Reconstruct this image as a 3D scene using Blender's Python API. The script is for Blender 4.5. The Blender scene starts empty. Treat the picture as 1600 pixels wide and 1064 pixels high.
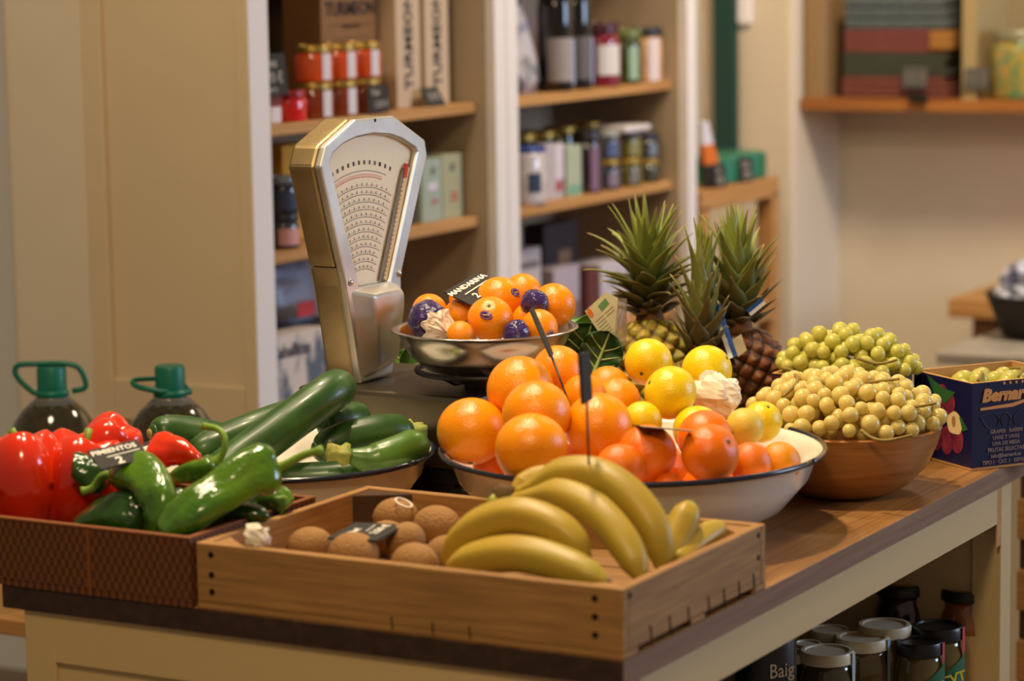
import bpy, bmesh, math, random
from mathutils import Vector, Matrix, noise
random.seed(7)
S = bpy.context.scene
COL = S.collection
PI = math.pi

# ---------------------------------------------------------------- camera
cd = bpy.data.cameras.new('camera'); cam = bpy.data.objects.new('camera', cd); COL.objects.link(cam)
cd.sensor_width = 36.0; cd.lens = 4300.0 / 1600.0 * 36.0
rt, dn, fw = Vector((0.87306, 0.48736, -0.01588)), Vector((0.0552, -0.13113, -0.98983)), Vector((-0.48449, 0.8633, -0.14139))
M3 = Matrix((rt, -dn, -fw)).transposed()
cam.matrix_world = Matrix.Translation((1.10149, -2.15764, 1.54)) @ M3.to_4x4()
cd.clip_start = .05; cd.clip_end = 60
cd.dof.use_dof = True; cd.dof.focus_distance = 3.22; cd.dof.aperture_fstop = 4.4
S.camera = cam

# ---------------------------------------------------------------- light and exposure
S.view_settings.view_transform = 'Standard'; S.view_settings.look = 'None'
S.view_settings.gamma = 1.0; S.view_settings.use_curve_mapping = False
S.view_settings.exposure = 0.0
W = bpy.data.worlds.new('shop_ambient'); S.world = W; W.use_nodes = True
W.node_tree.nodes['Background'].inputs[0].default_value = (1.0, .76, .54, 1)
W.node_tree.nodes['Background'].inputs[1].default_value = .20

def lamp(name, kind, loc, target, power, color, size=.2, size_y=None, spot=None, blend=.5):
    l = bpy.data.lights.new(name, kind); l.energy = power; l.color = color
    if kind == 'AREA':
        l.shape = 'RECTANGLE' if size_y else 'DISK'; l.size = size
        if size_y: l.size_y = size_y
    else:
        l.shadow_soft_size = size
    if spot: l.spot_size = spot; l.spot_blend = blend
    o = bpy.data.objects.new(name, l); COL.objects.link(o); o.location = loc
    o.rotation_euler = (Vector(target) - Vector(loc)).to_track_quat('-Z', 'Y').to_euler()
    return o
WARM = (1.0, .80, .54)
# warm ceiling spots over the table, a second over the room, cool daylight from the shop window on the right
lamp('ceiling_spot', 'SPOT', (-.42, .42, 2.75), (-.32, .45, .95), 100, WARM, .05, spot=1.05, blend=.6)
lamp('ceiling_spot', 'SPOT', (-.95, 1.05, 2.75), (-.30, .60, .95), 60, WARM, .05, spot=1.0, blend=.6)
lamp('ceiling_or_fill_lamp', 'AREA', (-1.0, .10, 2.7), (-1.4, 1.5, 1.0), 18, (1.0, .80, .54), .4)
lamp('ceiling_or_fill_lamp', 'AREA', (.45, -1.5, 2.7), (-.4, .1, .9), 22, (1.0, .77, .44), .4)  # added fill lamp, unseen, brightening the table front and the fruit fronts
lamp('ceiling_or_fill_lamp', 'AREA', (-.4, 2.7, 2.75), (-.9, 3.9, .7), 50, (1.0, .80, .56), .5)
lamp('window_daylight', 'AREA', (3.4, 3.3, 2.0), (-1.4, 2.1, 1.25), 104, (.55, .71, 1.0), 1.6, 1.6)

# ---------------------------------------------------------------- materials
def lin(h):
    h = h.lstrip('#'); v = [int(h[i:i+2], 16) / 255 for i in (0, 2, 4)]
    return tuple(((c + .055) / 1.055) ** 2.4 if c > .04045 else c / 12.92 for c in v) + (1,)
def mat(name, col, rough=.5, metal=0, coat=0, sss=0, trans=0, nz=None, bump=None, c2=None, stretch=None, ior=1.45, alpha=1, spec=.5, thr=(.35, .65)):
    m = bpy.data.materials.new(name); m.use_nodes = True
    nt = m.node_tree; b = nt.nodes['Principled BSDF']; L = nt.links
    c = lin(col) if isinstance(col, str) else col
    b.inputs['Base Color'].default_value = c
    b.inputs['Roughness'].default_value = rough; b.inputs['Metallic'].default_value = metal
    b.inputs['Coat Weight'].default_value = coat; b.inputs['Coat Roughness'].default_value = .08
    b.inputs['Transmission Weight'].default_value = trans; b.inputs['IOR'].default_value = ior
    b.inputs['Alpha'].default_value = alpha; b.inputs['Specular IOR Level'].default_value = spec
    if sss:
        b.inputs['Subsurface Weight'].default_value = sss; b.inputs['Subsurface Radius'].default_value = (1, .6, .2)
        b.inputs['Subsurface Scale'].default_value = .006
    vec = None
    if nz or bump:
        tc = nt.nodes.new('ShaderNodeTexCoord'); mp = nt.nodes.new('ShaderNodeMapping')
        L.new(tc.outputs['Object'], mp.inputs[0])
        if stretch: mp.inputs['Scale'].default_value = stretch
        vec = mp.outputs[0]
    if nz:
        n = nt.nodes.new('ShaderNodeTexNoise'); n.inputs['Scale'].default_value = nz; n.inputs['Detail'].default_value = 4
        L.new(vec, n.inputs['Vector'])
        r = nt.nodes.new('ShaderNodeValToRGB'); L.new(n.outputs[0], r.inputs[0])
        r.color_ramp.elements[0].position = thr[0]; r.color_ramp.elements[1].position = thr[1]
        r.color_ramp.elements[0].color = c
        r.color_ramp.elements[1].color = lin(c2) if c2 else tuple(min(1, x * 1.3) for x in c[:3]) + (1,)
        L.new(r.outputs[0], b.inputs['Base Color'])
    if bump:
        n2 = nt.nodes.new('ShaderNodeTexNoise'); n2.inputs['Scale'].default_value = bump[0]; n2.inputs['Detail'].default_value = 2
        L.new(vec, n2.inputs['Vector'])
        bp = nt.nodes.new('ShaderNodeBump'); bp.inputs['Strength'].default_value = bump[1]; bp.inputs['Distance'].default_value = .001
        L.new(n2.outputs[0], bp.inputs['Height']); L.new(bp.outputs[0], b.inputs['Normal'])
    return m
def planks(name, c1, c2, rough=.45, rot=0, sc=1, w=.035, l=.5):
    """butcher block: staves as a brick pattern plus stretched grain"""
    m = mat(name, c1, rough); nt = m.node_tree; L = nt.links; b = nt.nodes['Principled BSDF']
    tc = nt.nodes.new('ShaderNodeTexCoord'); mp = nt.nodes.new('ShaderNodeMapping'); mp.inputs['Rotation'].default_value = (0, 0, rot)
    L.new(tc.outputs['Object'], mp.inputs[0])
    br = nt.nodes.new('ShaderNodeTexBrick'); L.new(mp.outputs[0], br.inputs[0])
    br.inputs['Color1'].default_value = lin(c1); br.inputs['Color2'].default_value = lin(c2); br.inputs['Mortar'].default_value = lin(c2)
    br.inputs['Scale'].default_value = 1; br.inputs['Mortar Size'].default_value = .0006
    br.inputs['Brick Width'].default_value = l; br.inputs['Row Height'].default_value = w; br.inputs['Bias'].default_value = -.1
    mp2 = nt.nodes.new('ShaderNodeMapping'); mp2.inputs['Scale'].default_value = (2, 60, 60); L.new(mp.outputs[0], mp2.inputs[0])
    n = nt.nodes.new('ShaderNodeTexNoise'); n.inputs['Scale'].default_value = 3; n.inputs['Detail'].default_value = 5; L.new(mp2.outputs[0], n.inputs[0])
    mx = nt.nodes.new('ShaderNodeMixRGB'); mx.blend_type = 'MULTIPLY'; mx.inputs[0].default_value = .55
    r = nt.nodes.new('ShaderNodeValToRGB'); r.color_ramp.elements[0].position = .3; r.color_ramp.elements[0].color = (.45, .4, .35, 1); r.color_ramp.elements[1].color = (1, 1, 1, 1)
    r.color_ramp.elements[1].position = .6
    L.new(n.outputs[0], r.inputs[0]); L.new(br.outputs[0], mx.inputs[1]); L.new(r.outputs[0], mx.inputs[2]); L.new(mx.outputs[0], b.inputs['Base Color'])
    return m
def weave(name, c1, c2):
    m = mat(name, c1, .6); nt = m.node_tree; L = nt.links; b = nt.nodes['Principled BSDF']
    tc = nt.nodes.new('ShaderNodeTexCoord'); mp = nt.nodes.new('ShaderNodeMapping'); mp.inputs['Scale'].default_value = (1, 1, .55)
    L.new(tc.outputs['Object'], mp.inputs[0])
    ck = nt.nodes.new('ShaderNodeTexChecker'); ck.inputs['Scale'].default_value = 210; L.new(mp.outputs[0], ck.inputs[0])
    ck.inputs[1].default_value = lin(c1); ck.inputs[2].default_value = lin(c2); L.new(ck.outputs[0], b.inputs['Base Color'])
    bp = nt.nodes.new('ShaderNodeBump'); bp.inputs['Distance'].default_value = .001; L.new(ck.outputs[1], bp.inputs['Height']); L.new(bp.outputs[0], b.inputs['Normal'])
    return m
def attrmat(name, rough=.5, coat=0, sss=0, bump=None):
    """colour read from the mesh's own colour attribute (skin pattern of the fruit)"""
    m = mat(name, '#888888', rough, coat=coat, sss=sss, bump=bump); nt = m.node_tree
    a = nt.nodes.new('ShaderNodeAttribute'); a.attribute_name = 'skin'
    nt.links.new(a.outputs['Color'], nt.nodes['Principled BSDF'].inputs['Base Color'])
    return m
MT = {}
def K(name, *a, **k):
    if name not in MT: MT[name] = mat(name, *a, **k)
    return MT[name]
K('wall_paint', '#d0c2ac', .9, nz=3, c2='#d4c8b4')
K('white_paint_dim', '#c9b594', .5, nz=4, c2='#cdb998')  # white cabinet paint with the end panel's dim warm light in its colour
K('white_paint', '#dad4d2', .45)
K('floor_stone', '#8a7a68', .6, nz=6, c2='#76685a')
K('shelf_wood', '#b98a55', .5, nz=4, c2='#a4743f', stretch=(30, 1, 30))
K('cabinet_inside', '#ab9880', .7, nz=5, c2='#a08c74')
K('oak', '#c08f56', .5, nz=4, c2='#a87843', stretch=(1, 30, 30))
K('crate_wood', '#ad7f45', .65, nz=5, c2='#8a6236', stretch=(2, 40, 40), bump=(120, .2), thr=(.3, .7))
K('crate_wood_side', '#ad7f45', .65, nz=5, c2='#8a6236', stretch=(40, 2, 40), bump=(120, .2), thr=(.3, .7))
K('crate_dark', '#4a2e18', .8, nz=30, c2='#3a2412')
K('wire', '#2a2320', .4, metal=.8)
K('enamel_white', '#e9e2d2', .18, coat=.5)
K('enamel_navy', '#1c2130', .2, coat=.4)
K('steel', '#cbc7c0', .22, metal=1.0, bump=(400, .02))
K('aluminium', '#d6d2ca', .42, metal=.85, bump=(60, .06), nz=14, c2='#c2bdb4')
K('side_metal_warm_lit', '#c9b48c', .40, metal=.95, nz=9, c2='#a08a62')  # scale side metal, warm lamplight tinted into its colour
K('base_steel_shaded', '#787060', .38, metal=1.0, nz=7, c2='#646052')  # darkened to carry the pan's shadow and the dark reflections on the base
K('table_white_dim', '#c8ad7c', .5)  # table's white paint, darkened and warmed for the weaker daylight there
K('black_plastic', '#151413', .4)
K('black_card', '#26221f', .75)
K('chalk', '#efe8dc', .9)
K('paper', '#e6d8c2', .8, nz=20, c2='#d8c8b0')
K('dial_paper', '#fff4d2', .8)
K('ink', '#6b6256', .8)
K('ink_red', '#d0452a', .7)
K('gold_lid', '#96793a', .4, metal=.8)
K('black_lid', '#1d1c1c', .35)
K('cream_lid', '#d8c8a4', .4)
K('green_plastic', '#0b6650', .4)
K('clear_plastic', '#f2efe6', .08, trans=.9, ior=1.3)
K('oil', '#1d1808', .12, coat=.8, nz=9, c2='#352c0c', stretch=(12, 12, .3))

# ---------------------------------------------------------------- mesh helpers
class MB:
    def __init__(s): s.v = []; s.f = []; s.c = []
    def _add(s, vs, fs, col=None):
        o = len(s.v); s.v += [Vector(p) for p in vs]; s.f += [tuple(i + o for i in f) for f in fs]
        if col is not None: s.c += [col] * len(vs)
        return s
    def box(s, a, b, m=None):
        (x0, y0, z0), (x1, y1, z1) = a, b
        vs = [Vector(p) for p in ((x0,y0,z0),(x1,y0,z0),(x1,y1,z0),(x0,y1,z0),(x0,y0,z1),(x1,y0,z1),(x1,y1,z1),(x0,y1,z1))]
        if m: vs = [m @ p for p in vs]
        return s._add(vs, [(0,3,2,1),(4,5,6,7),(0,1,5,4),(1,2,6,5),(2,3,7,6),(3,0,4,7)])
    def prism(s, poly, off):
        n = len(poly); off = Vector(off); p = [Vector(q) for q in poly]
        return s._add(p + [q + off for q in p], [tuple(range(n))[::-1], tuple(range(n, 2*n))] + [(i, (i+1) % n, n + (i+1) % n, n + i) for i in range(n)])
    def lathe(s, c, prof, seg=40, fn=None, axis=None, cap=True):
        """prof = [(r, h)]; axis = direction (default z)"""
        c = Vector(c); q = Vector(axis or (0, 0, 1)).to_track_quat('Z', 'Y') if axis else None
        vs = []
        for r, h in prof:
            for i in range(seg):
                a = 2 * PI * i / seg; rr = fn(a, r, h) if fn else r
                p = Vector((rr * math.cos(a), rr * math.sin(a), h))
                vs.append(c + (q @ p if q else p))
        fs = []
        for j in range(len(prof) - 1):
            for i in range(seg):
                fs.append((j*seg + i, j*seg + (i+1) % seg, (j+1)*seg + (i+1) % seg, (j+1)*seg + i))
        if cap:
            fs.append(tuple(range(seg))[::-1]); fs.append(tuple(range((len(prof)-1)*seg, len(prof)*seg)))
        return s._add(vs, fs)
    def tube(s, pts, rad, seg=14, lobe=None, up=None, flat=1.0, twist=0):
        """sweep; rad = number or list; lobe = f(angle, t) -> factor"""
        P = [Vector(p) for p in pts]; n = len(P)
        R = rad if isinstance(rad, (list, tuple)) else [rad] * n
        vs = []; prev = None
        for i in range(n):
            t = (P[min(i+1, n-1)] - P[max(i-1, 0)]).normalized()
            if prev is None:
                a = Vector(up or (0, 0, 1)); 
                if abs(a.dot(t)) > .95: a = Vector((1, 0, 0))
                prev = (a - t * a.dot(t)).normalized()
            else: prev = (prev - t * prev.dot(t)).normalized()
            b = t.cross(prev)
            for k in range(seg):
                g = 2 * PI * k / seg; f = lobe(g, i / (n - 1)) if lobe else 1
                vs.append(P[i] + (prev * math.cos(g + twist * i / n) * flat + b * math.sin(g + twist * i / n)) * R[i] * f)
        fs = [(j*seg + k, j*seg + (k+1) % seg, (j+1)*seg + (k+1) % seg, (j+1)*seg + k) for j in range(n-1) for k in range(seg)]
        fs.append(tuple(range(seg))[::-1]); fs.append(tuple(range((n-1)*seg, n*seg)))
        return s._add(vs, fs)
    def grid(s, fn, nu, nv):
        o = [fn(i / nu, j / nv) for j in range(nv + 1) for i in range(nu + 1)]
        return s._add(o, [(j*(nu+1)+i, j*(nu+1)+i+1, (j+1)*(nu+1)+i+1, (j+1)*(nu+1)+i) for j in range(nv) for i in range(nu)])
    def build(s, name, m, parent=None, smooth=False, bevel=0, solid=0, sub=0, local=False, angle=None):
        org = Vector((0, 0, 0)); p = parent
        while p is not None and not local: org += p.location; p = p.parent
        me = bpy.data.meshes.new(name); me.from_pydata([v - org for v in s.v], [], s.f)
        bm = bmesh.new(); bm.from_mesh(me); bmesh.ops.recalc_face_normals(bm, faces=bm.faces); bm.to_mesh(me); bm.free()
        if len(s.c) == len(s.v) and s.c:
            ca = me.color_attributes.new('skin', 'FLOAT_COLOR', 'POINT')
            for i, c in enumerate(s.c): ca.data[i].color = c
        me.materials.append(MT[m] if isinstance(m, str) else m)
        if smooth:
            for f in me.polygons: f.use_smooth = True
        o = bpy.data.objects.new(name, me); COL.objects.link(o)
        if parent is not None: o.parent = parent
        if solid:
            d = o.modifiers.new('solid', 'SOLIDIFY'); d.thickness = solid; d.offset = 0
        if bevel:
            d = o.modifiers.new('bevel', 'BEVEL'); d.width = bevel; d.segments = 2; d.limit_method = 'ANGLE'; d.angle_limit = .6
        if sub:
            d = o.modifiers.new('sub', 'SUBSURF'); d.levels = sub; d.render_levels = sub
        if angle is not None:
            for e in me.edges: pass
            me.set_sharp_from_angle(angle=angle)
        return o
def smooth_pts(pts, n):
    """Catmull-Rom through pts"""
    P = [Vector(p) for p in pts]; out = []
    if len(P) == 2: return [P[0].lerp(P[1], i / (n - 1)) for i in range(n)]
    for i in range(n):
        u = i / (n - 1) * (len(P) - 1); k = min(int(u), len(P) - 2); t = u - k
        p0 = P[k-1] if k > 0 else P[0]*2 - P[1]; p1 = P[k]; p2 = P[k+1]; p3 = P[k+2] if k + 2 < len(P) else P[-1]*2 - P[-2]
        out.append(.5 * ((2*p1) + (p2 - p0)*t + (2*p0 - 5*p1 + 4*p2 - p3)*t*t + (3*p1 - p0 - 3*p2 + p3)*t*t*t))
    return out
def interp(x, xs, ys):
    if x <= xs[0]: return ys[0]
    for i in range(1, len(xs)):
        if x <= xs[i]: return ys[i-1] + (ys[i]-ys[i-1]) * (x-xs[i-1]) / (xs[i]-xs[i-1])
    return ys[-1]
def tag(o, label=None, cat=None, group=None, kind=None):
    if label: o['label'] = label
    if cat: o['category'] = cat
    if group: o['group'] = group
    if kind: o['kind'] = kind
    return o
def thing(name, loc, label, cat, group=None):
    o = bpy.data.objects.new(name, None); COL.objects.link(o); o.location = loc; o.empty_display_size = .02
    return tag(o, label, cat, group)
def struct(name, mb, m, parent=None, **k):
    o = mb.build(name, m, parent, **k)
    if parent is None: o['kind'] = 'structure'
    return o
def dup(o, loc=None, rot=None, scale=None, parent=None):
    c = o.copy(); COL.objects.link(c)
    for k in ('label', 'category', 'group'):
        if k in c: del c[k]
    c.parent = parent
    if loc is not None: c.location = loc
    if rot is not None: c.rotation_euler = rot
    if scale is not None: c.scale = scale
    for ch in list(o.children): dup(ch, parent=c)
    return c
def text(body, size, at, u, v, m, parent, name='lettering', align='CENTER', shear=0, lift=.0006, thick=.0, xs=1.0):
    """raised lettering: u = reading direction, v = upward direction of the letters"""
    u = Vector(u).normalized(); v = Vector(v); v = (v - u * v.dot(u)).normalized(); n = u.cross(v)
    c = bpy.data.curves.new(name, 'FONT'); c.body = body; c.size = size; c.align_x = align; c.align_y = 'CENTER'; c.shear = shear
    c.extrude = .0002; c.offset = thick; c.resolution_u = 2
    o = bpy.data.objects.new('tmp', c); COL.objects.link(o)
    bpy.context.view_layer.update()
    me = bpy.data.meshes.new_from_object(o.evaluated_get(bpy.context.evaluated_depsgraph_get()))
    bpy.data.objects.remove(o); bpy.data.curves.remove(c)
    org = Vector((0, 0, 0)); p = parent
    while p is not None: org += p.location; p = p.parent
    T = Matrix.Translation(Vector(at) + n * lift - org) @ Matrix((u * xs, v, n)).transposed().to_4x4()
    me.transform(T); me.name = name; me.materials.clear(); me.materials.append(MT[m] if isinstance(m, str) else m)
    t = bpy.data.objects.new(name, me); COL.objects.link(t); t.parent = parent
    return t
def card(tl, tr, bl, label, lines, name='price_tag', m='black_card', ink='chalk', thick=.002, group=None, rule=None, cat='price tag'):
    """flat card through three corners; lines = [(text, size, x 0..1, y 0..1 from the top)]"""
    tl, tr, bl = Vector(tl), Vector(tr), Vector(bl); u = tr - tl; v = bl - tl; v = v - u * (v.dot(u) / u.dot(u))
    n = v.cross(u).normalized()
    o = thing(name, tl + (u + v) * .5, label, cat, group)
    MB().prism([tl, tr, tr + v, tl + v], -n * thick).build('board', m, o, bevel=.0004)
    for s_, z_, x_, y_ in lines:
        text(s_, z_, tl + u * x_ + v * y_, u, -v, ink, o, thick=z_ * .025)
    if rule:
        x0, x1, yy, w = rule; un = u.normalized(); a = tl + u * x0 + v * yy + n * .0006; b = tl + u * x1 + v * (yy - .04) + n * .0006; vv = v.normalized() * w
        MB().prism([a, b, b + vv, a + vv], n * .0003).build('underline', ink, o)
    return o

# ---------------------------------------------------------------- the room
struct('floor', MB().box((-4, -3, -.05), (5, 6, 0)), 'floor_stone')
struct('wall_back', MB().box((-1.519, 4.18, 0), (5, 4.3, 2.8)), 'wall_paint')
struct('wall_pier', MB().box((-3.2, 3.9, 0), (-1.519, 4.3, 2.8)), 'wall_paint', bevel=.012)
struct('wall_left', MB().box((-1.87, 1.53, 0), (-1.755, 3.9, 2.8)), 'wall_paint')
struct('wall_front_return', MB().box((-1.935, 1.50, 0), (-1.75, 1.53, 2.8)), 'wall_paint', bevel=.02)
struct('wall_far_left', MB().box((-4, 2.4, 0), (-1.87, 2.5, 2.8)), K('grey_wall', '#e0e0dc', .9))

# ---------------------------------------------------------------- the shelving cabinets along the left
XF, XB = -1.40, -1.733
def shelf_cabinet(y0, y1, label, front_panel):
    c = thing('shelf_cabinet', (XF, (y0 + y1) / 2, 0), label, 'cabinet', 'white shelf cabinets along the wall')
    t = .042
    side = MB().box((XB, y0, 0), (XF, y0 + t, 2.3))
    side.build('side_panel', 'white_paint_dim' if front_panel else 'white_paint', c, bevel=.002)
    MB().box((XB, y1 - t, 0), (XF, y1, 2.3)).build('side_panel', 'white_paint', c, bevel=.002)
    # the inner faces are wood brown
    MB().box((XB, y0 + t, .1), (XF - .02, y0 + t + .004, 2.25)).build('inner_lining', 'cabinet_inside', c)
    MB().box((XB, y1 - t - .004, .1), (XF - .02, y1 - t, 2.25)).build('inner_lining', 'cabinet_inside', c)
    MB().box((XB, y0 + t, .1), (XB + .012, y1 - t, 2.25)).build('back_panel', 'cabinet_inside', c)
    MB().box((XB, y0 + t, 2.25), (XF, y1 - t, 2.3)).build('top_panel', 'white_paint', c)
    MB().box((XB, y0 + t, 0), (XF - .02, y1 - t, .1)).build('plinth', 'white_paint', c)
    for z in (.42, .60, .775, 1.048, 1.2585, 1.60):
        MB().box((XB + .012, y0 + t + .004, z - .019), (-1.437, y1 - t - .004, z)).build('shelf', 'shelf_wood', c, bevel=.002)
    return c
c = shelf_cabinet(1.473, 2.295, 'white shelf cabinet with panelled end, behind the counter scale', True)
# raised frame of the panelled end
for a, b in (((XB, 1.461, 0), (-1.692, 1.4735, 2.3)), ((-1.427, 1.461, 0), (XF, 1.4735, 2.3)), ((-1.692, 1.461, .772), (-1.427, 1.4735, .842)), ((-1.692, 1.461, 2.1), (-1.427, 1.4735, 2.3))):
    MB().box(a, b).build('end_frame', 'white_paint_dim', c, bevel=.003)
MB().box((XF - .001, 1.461, 0), (XF + .002, 1.515, 2.3)).build('front_edge', 'white_paint', c)
shelf_cabinet(2.297, 3.112, 'white shelf cabinet with bottles and jars, behind the pineapples', False)

# ---------------------------------------------------------------- goods on the cabinet shelves
def rounded_box(mb_a, mb_b): return MB().box(mb_a, mb_b)
def carton(name, y0, y1, z0, z1, x, d, col, label, cat='box', group=None, decor=(), lines=(), m=None):
    o = thing(name, (x - d / 2, (y0 + y1) / 2, z0), label, cat, group)
    MB().box((x - d, y0, z0), (x, y1, z1)).build('box_body', m or K('card_' + col, col, .6), o, bevel=.0015)
    for dy0, dy1, dz0, dz1, dc in decor:      # printed panels on the front, as fractions
        w, h = y1 - y0, z1 - z0
        MB().box((x, y0 + w * dy0, z0 + h * dz0), (x + .0006, y0 + w * dy1, z0 + h * dz1)).build('printed_panel', K('print_' + dc, dc, .6), o)
    for s_, sz, fy, fz, ink, rot in lines:
        p = (x + .0006, y0 + (y1 - y0) * fy, z0 + (z1 - z0) * fz)
        u, v = ((0, 1, 0), (0, 0, 1)) if not rot else ((0, 0, 1), (0, -1, 0))
        text(s_, sz, p, u, v, K('ink_' + ink, ink, .7), o, thick=sz * .02)
    return o
def jar(y, x, z, r, h, body, lid, label, cat='jar', group=None, lab=None, lh=.012, lidr=.97, name='jar', labz=(.15, .75), shoulder=.9, spread=1.3, strip=None, la=-.55):
    o = thing(name, (x, y, z), label, cat, group)
    b = h - lh
    pr = [(r*.86, 0), (r*.97, b*.02), (r, b*.06), (r, b*.82), (r*.97, b*.89), (r*shoulder, b*.95), (r*shoulder, b)]
    MB().lathe((x, y, z), pr, 28).build('glass_body', K('fill_' + body, body, .12, coat=.8, nz=45, c2=None), o, smooth=True)
    lr = r * lidr
    MB().lathe((x, y, z + b), [(lr*.97, 0), (lr, .001), (lr, lh*.8), (lr*.95, lh), (lr*.82, lh), (lr*.78, lh*.86)], 28).build('lid', lid if lid in MT else K('lid_' + lid, lid, .35, metal=.2), o, smooth=True, angle=.7)
    if lab:
        z0, z1 = z + b * labz[0], z + b * labz[1]; a0 = la
        mb = MB().grid(lambda u, v: (x + r*1.012*math.cos(a0 + (u - .5)*2*spread), y + r*1.012*math.sin(a0 + (u - .5)*2*spread), z0 + (z1 - z0)*v), 14, 1)
        mb.build('label', K('label_' + lab, lab, .6), o, smooth=True)
    if strip:
        mb = MB().grid(lambda u, v: (x + r*1.02*math.cos(-.1 + u*.3), y + r*1.02*math.sin(-.1 + u*.3), z + b*.3 + (h - b*.3)*v), 3, 1)
        mb.build('seal_strip', K('strip_' + strip, strip, .5), o, smooth=True)
    return o
S1, S2, S3 = 1.2585, 1.048, .775
K('dim_chalk', '#9a948c', .9)
# left bay, upper shelf
gl = 'jars with gold lids stacked in two rows'
for row, z in ((0, S1), (1, S1 + .062)):
    for i, y in enumerate((1.756, 1.834, 1.910)):
        pos = ('left', 'middle', 'right')[i]
        jar(y, -1.4715, z, .034, .0615, ('#c2491c' if row else '#7a3016'), 'gold_lid', '%s gold-lidded jar of orange preserve in the %s row beside the brown box' % (pos, 'upper' if row else 'lower'), group=gl, lab='#cfc6cc', spread=.27, labz=(.08, .97), la=-.25)
jar(1.685, -1.475, S1, .030, .052, '#c8141a', '#8c1c1c', 'bright red jar with red lid, left of the gold-lidded jars', lab=None)
carton('tea_tin', 1.555, 1.632, S1, S1 + .046, -1.455, .06, '#c9ad80', 'beige and red tin under the slate tag at the left of the top shelf', cat='tin', decor=((.0, 1, .62, 1, '#7d2626'), (.62, .98, .05, .58, '#d8cdd0')))
card((-1.452, 1.548, S1 + .115), (-1.452, 1.640, S1 + .115), (-1.445, 1.548, S1 + .047), 'slate price card reading 5.70, standing on the tin at left of the top shelf', [('uves', .022, .5, .22), ('5,70 €', .024, .52, .58), ('tarro', .014, .5, .85)], ink='dim_chalk')
carton('gift_box', 1.838, 2.026, S1, S1 + .30, -1.507, .08, '#7b542c', 'brown kraft box printed in black capitals, behind the gold-lidded jars', lines=(('TURMEON', .034, .5, .60, '#2b1a10', 0), ('VERMOUTH', .011,   .5, .50, '#4a301a', 0)), decor=((.12, .88, .505, .51, '#4a301a'), (.2, .8, .43, .435, '#4a301a')))
for i, (a, b) in enumerate(((2.030, 2.114), (2.130, 2.214))):
    carton('bottle_tube', a, b, S1, S1 + .33, -1.475, .08, '#b9a188', '%s tall pale carton with black vertical lettering beside the brown box' % ('left' if i == 0 else 'right'), group='pale bottle cartons', lines=(('TURMEON', .036, .5, .36, '#3a3432', 1),))
card((-1.436, 1.870, S1 + .048), (-1.436, 1.940, S1 + .048), (-1.4345, 1.888, S1 + .002), 'slate price card in front of the gold-lidded jars', [('Paté', .015, .35, .25), ('5,30 €', .016, .6, .7)], ink='dim_chalk')
card((-1.46, 2.085, S1 + .034), (-1.46, 2.145, S1 + .034), (-1.442, 2.093, S1 + .001), 'small slate price card before the right pale carton', [('13 €', .02, .5, .5)], ink='dim_chalk')
# left bay, middle shelf
for i in range(3):
    z = S2 + i * .0555
    carton('yellow_tin', 1.705, 1.80, z, z + .055, -1.505, .07, '#c08a1c', ('bottom', 'middle', 'top')[i] + ' yellow tin of the stack left of the scale', cat='tin', group='stacked yellow tins', decor=((.0, 1, .0, .1, '#7d5512'), (.60, .95, .25, .8, '#c9bfae'), (.72, .84, .45, .62, '#2a211a')))
jar(1.655, -1.472, S2, .0265, .058, '#31333d', '#2c3238', 'lower dark jar with a pale label, on the middle shelf left of the scale', lab='#c98f88', group='dark stacked jars', spread=.8)
jar(1.655, -1.472, S2 + .058, .0265, .062, '#1c1f28', '#6c7480', 'upper dark jar with a grey lid, on the middle shelf left of the scale', lab='#2a3448', group='dark stacked jars', spread=.8)
carton('honey_packet', 2.005, 2.045, S2, S2 + .085, -1.465, .05, '#cbb4ae', 'small pinkish packet with a black spot, right behind the scale head', cat='packet', decor=((.1, .7, .62, .86, '#2a2422'), (.0, .35, .05, .3, '#8c5a28')))
carton('dark_packet', 2.05, 2.085, S2, S2 + .055, -1.47, .05, '#3a352c', 'small dark packet beside the left pale green carton', cat='packet')
carton('green_carton', 2.088, 2.158, S2, S2 + .115, -1.462, .06, '#93a092', 'pale blue-green carton with a white spot, on the middle shelf', decor=((.3, .75, .5, .62, '#c9bfcc'), (.45, .65, .75, .86, '#5b655e'), (.45, .8, .28, .36, '#a06a60')))
carton('green_carton', 2.160, 2.232, S2, S2 + .118, -1.462, .06, '#9c9c7c', 'pale olive-green carton by the right end of the middle shelf', decor=((.4, .6, .74, .86, '#5b655e'), (.4, .75, .26, .42, '#a5705e')))
# left bay, lower shelf
def bag(name, y0, y1, z0, z1, x, d, m, label, cat='bag', lines=(), group=None, lean=.02):
    o = thing(name, (x - d / 2, (y0 + y1) / 2, z0), label, cat, group)
    def fn(u, v, s):
        e = (1 - abs(2*u - 1) ** 4) * (1 - max(0, v - .12) ** 2 * .9 if v > .12 else .4 + v * 5)
        w = .0025 * noise.noise(Vector((u * 6, v * 6, y0 * 9 + s)))
        return (x - d/2 - lean * v + s * (d / 2) * max(.06, e) * (1 - .8 * v ** 6) + w, y0 + (y1 - y0) * u, z0 + (z1 - z0) * v)
    mb = MB().grid(lambda u, v: fn(u, v, 1), 14, 14); mb.grid(lambda u, v: fn(u, v, -1), 14, 14)
    mb.build('pouch', m, o, smooth=True)
    for s_, sz, fy, fz, ink in lines:
        text(s_, sz, (x - lean * fz + .001, y0 + (y1 - y0) * fy, z0 + (z1 - z0) * fz), (0, 1, 0), (-.1, 0, 1), K('ink_' + ink, ink, .7), o, shear=.3)
    return o
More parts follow.
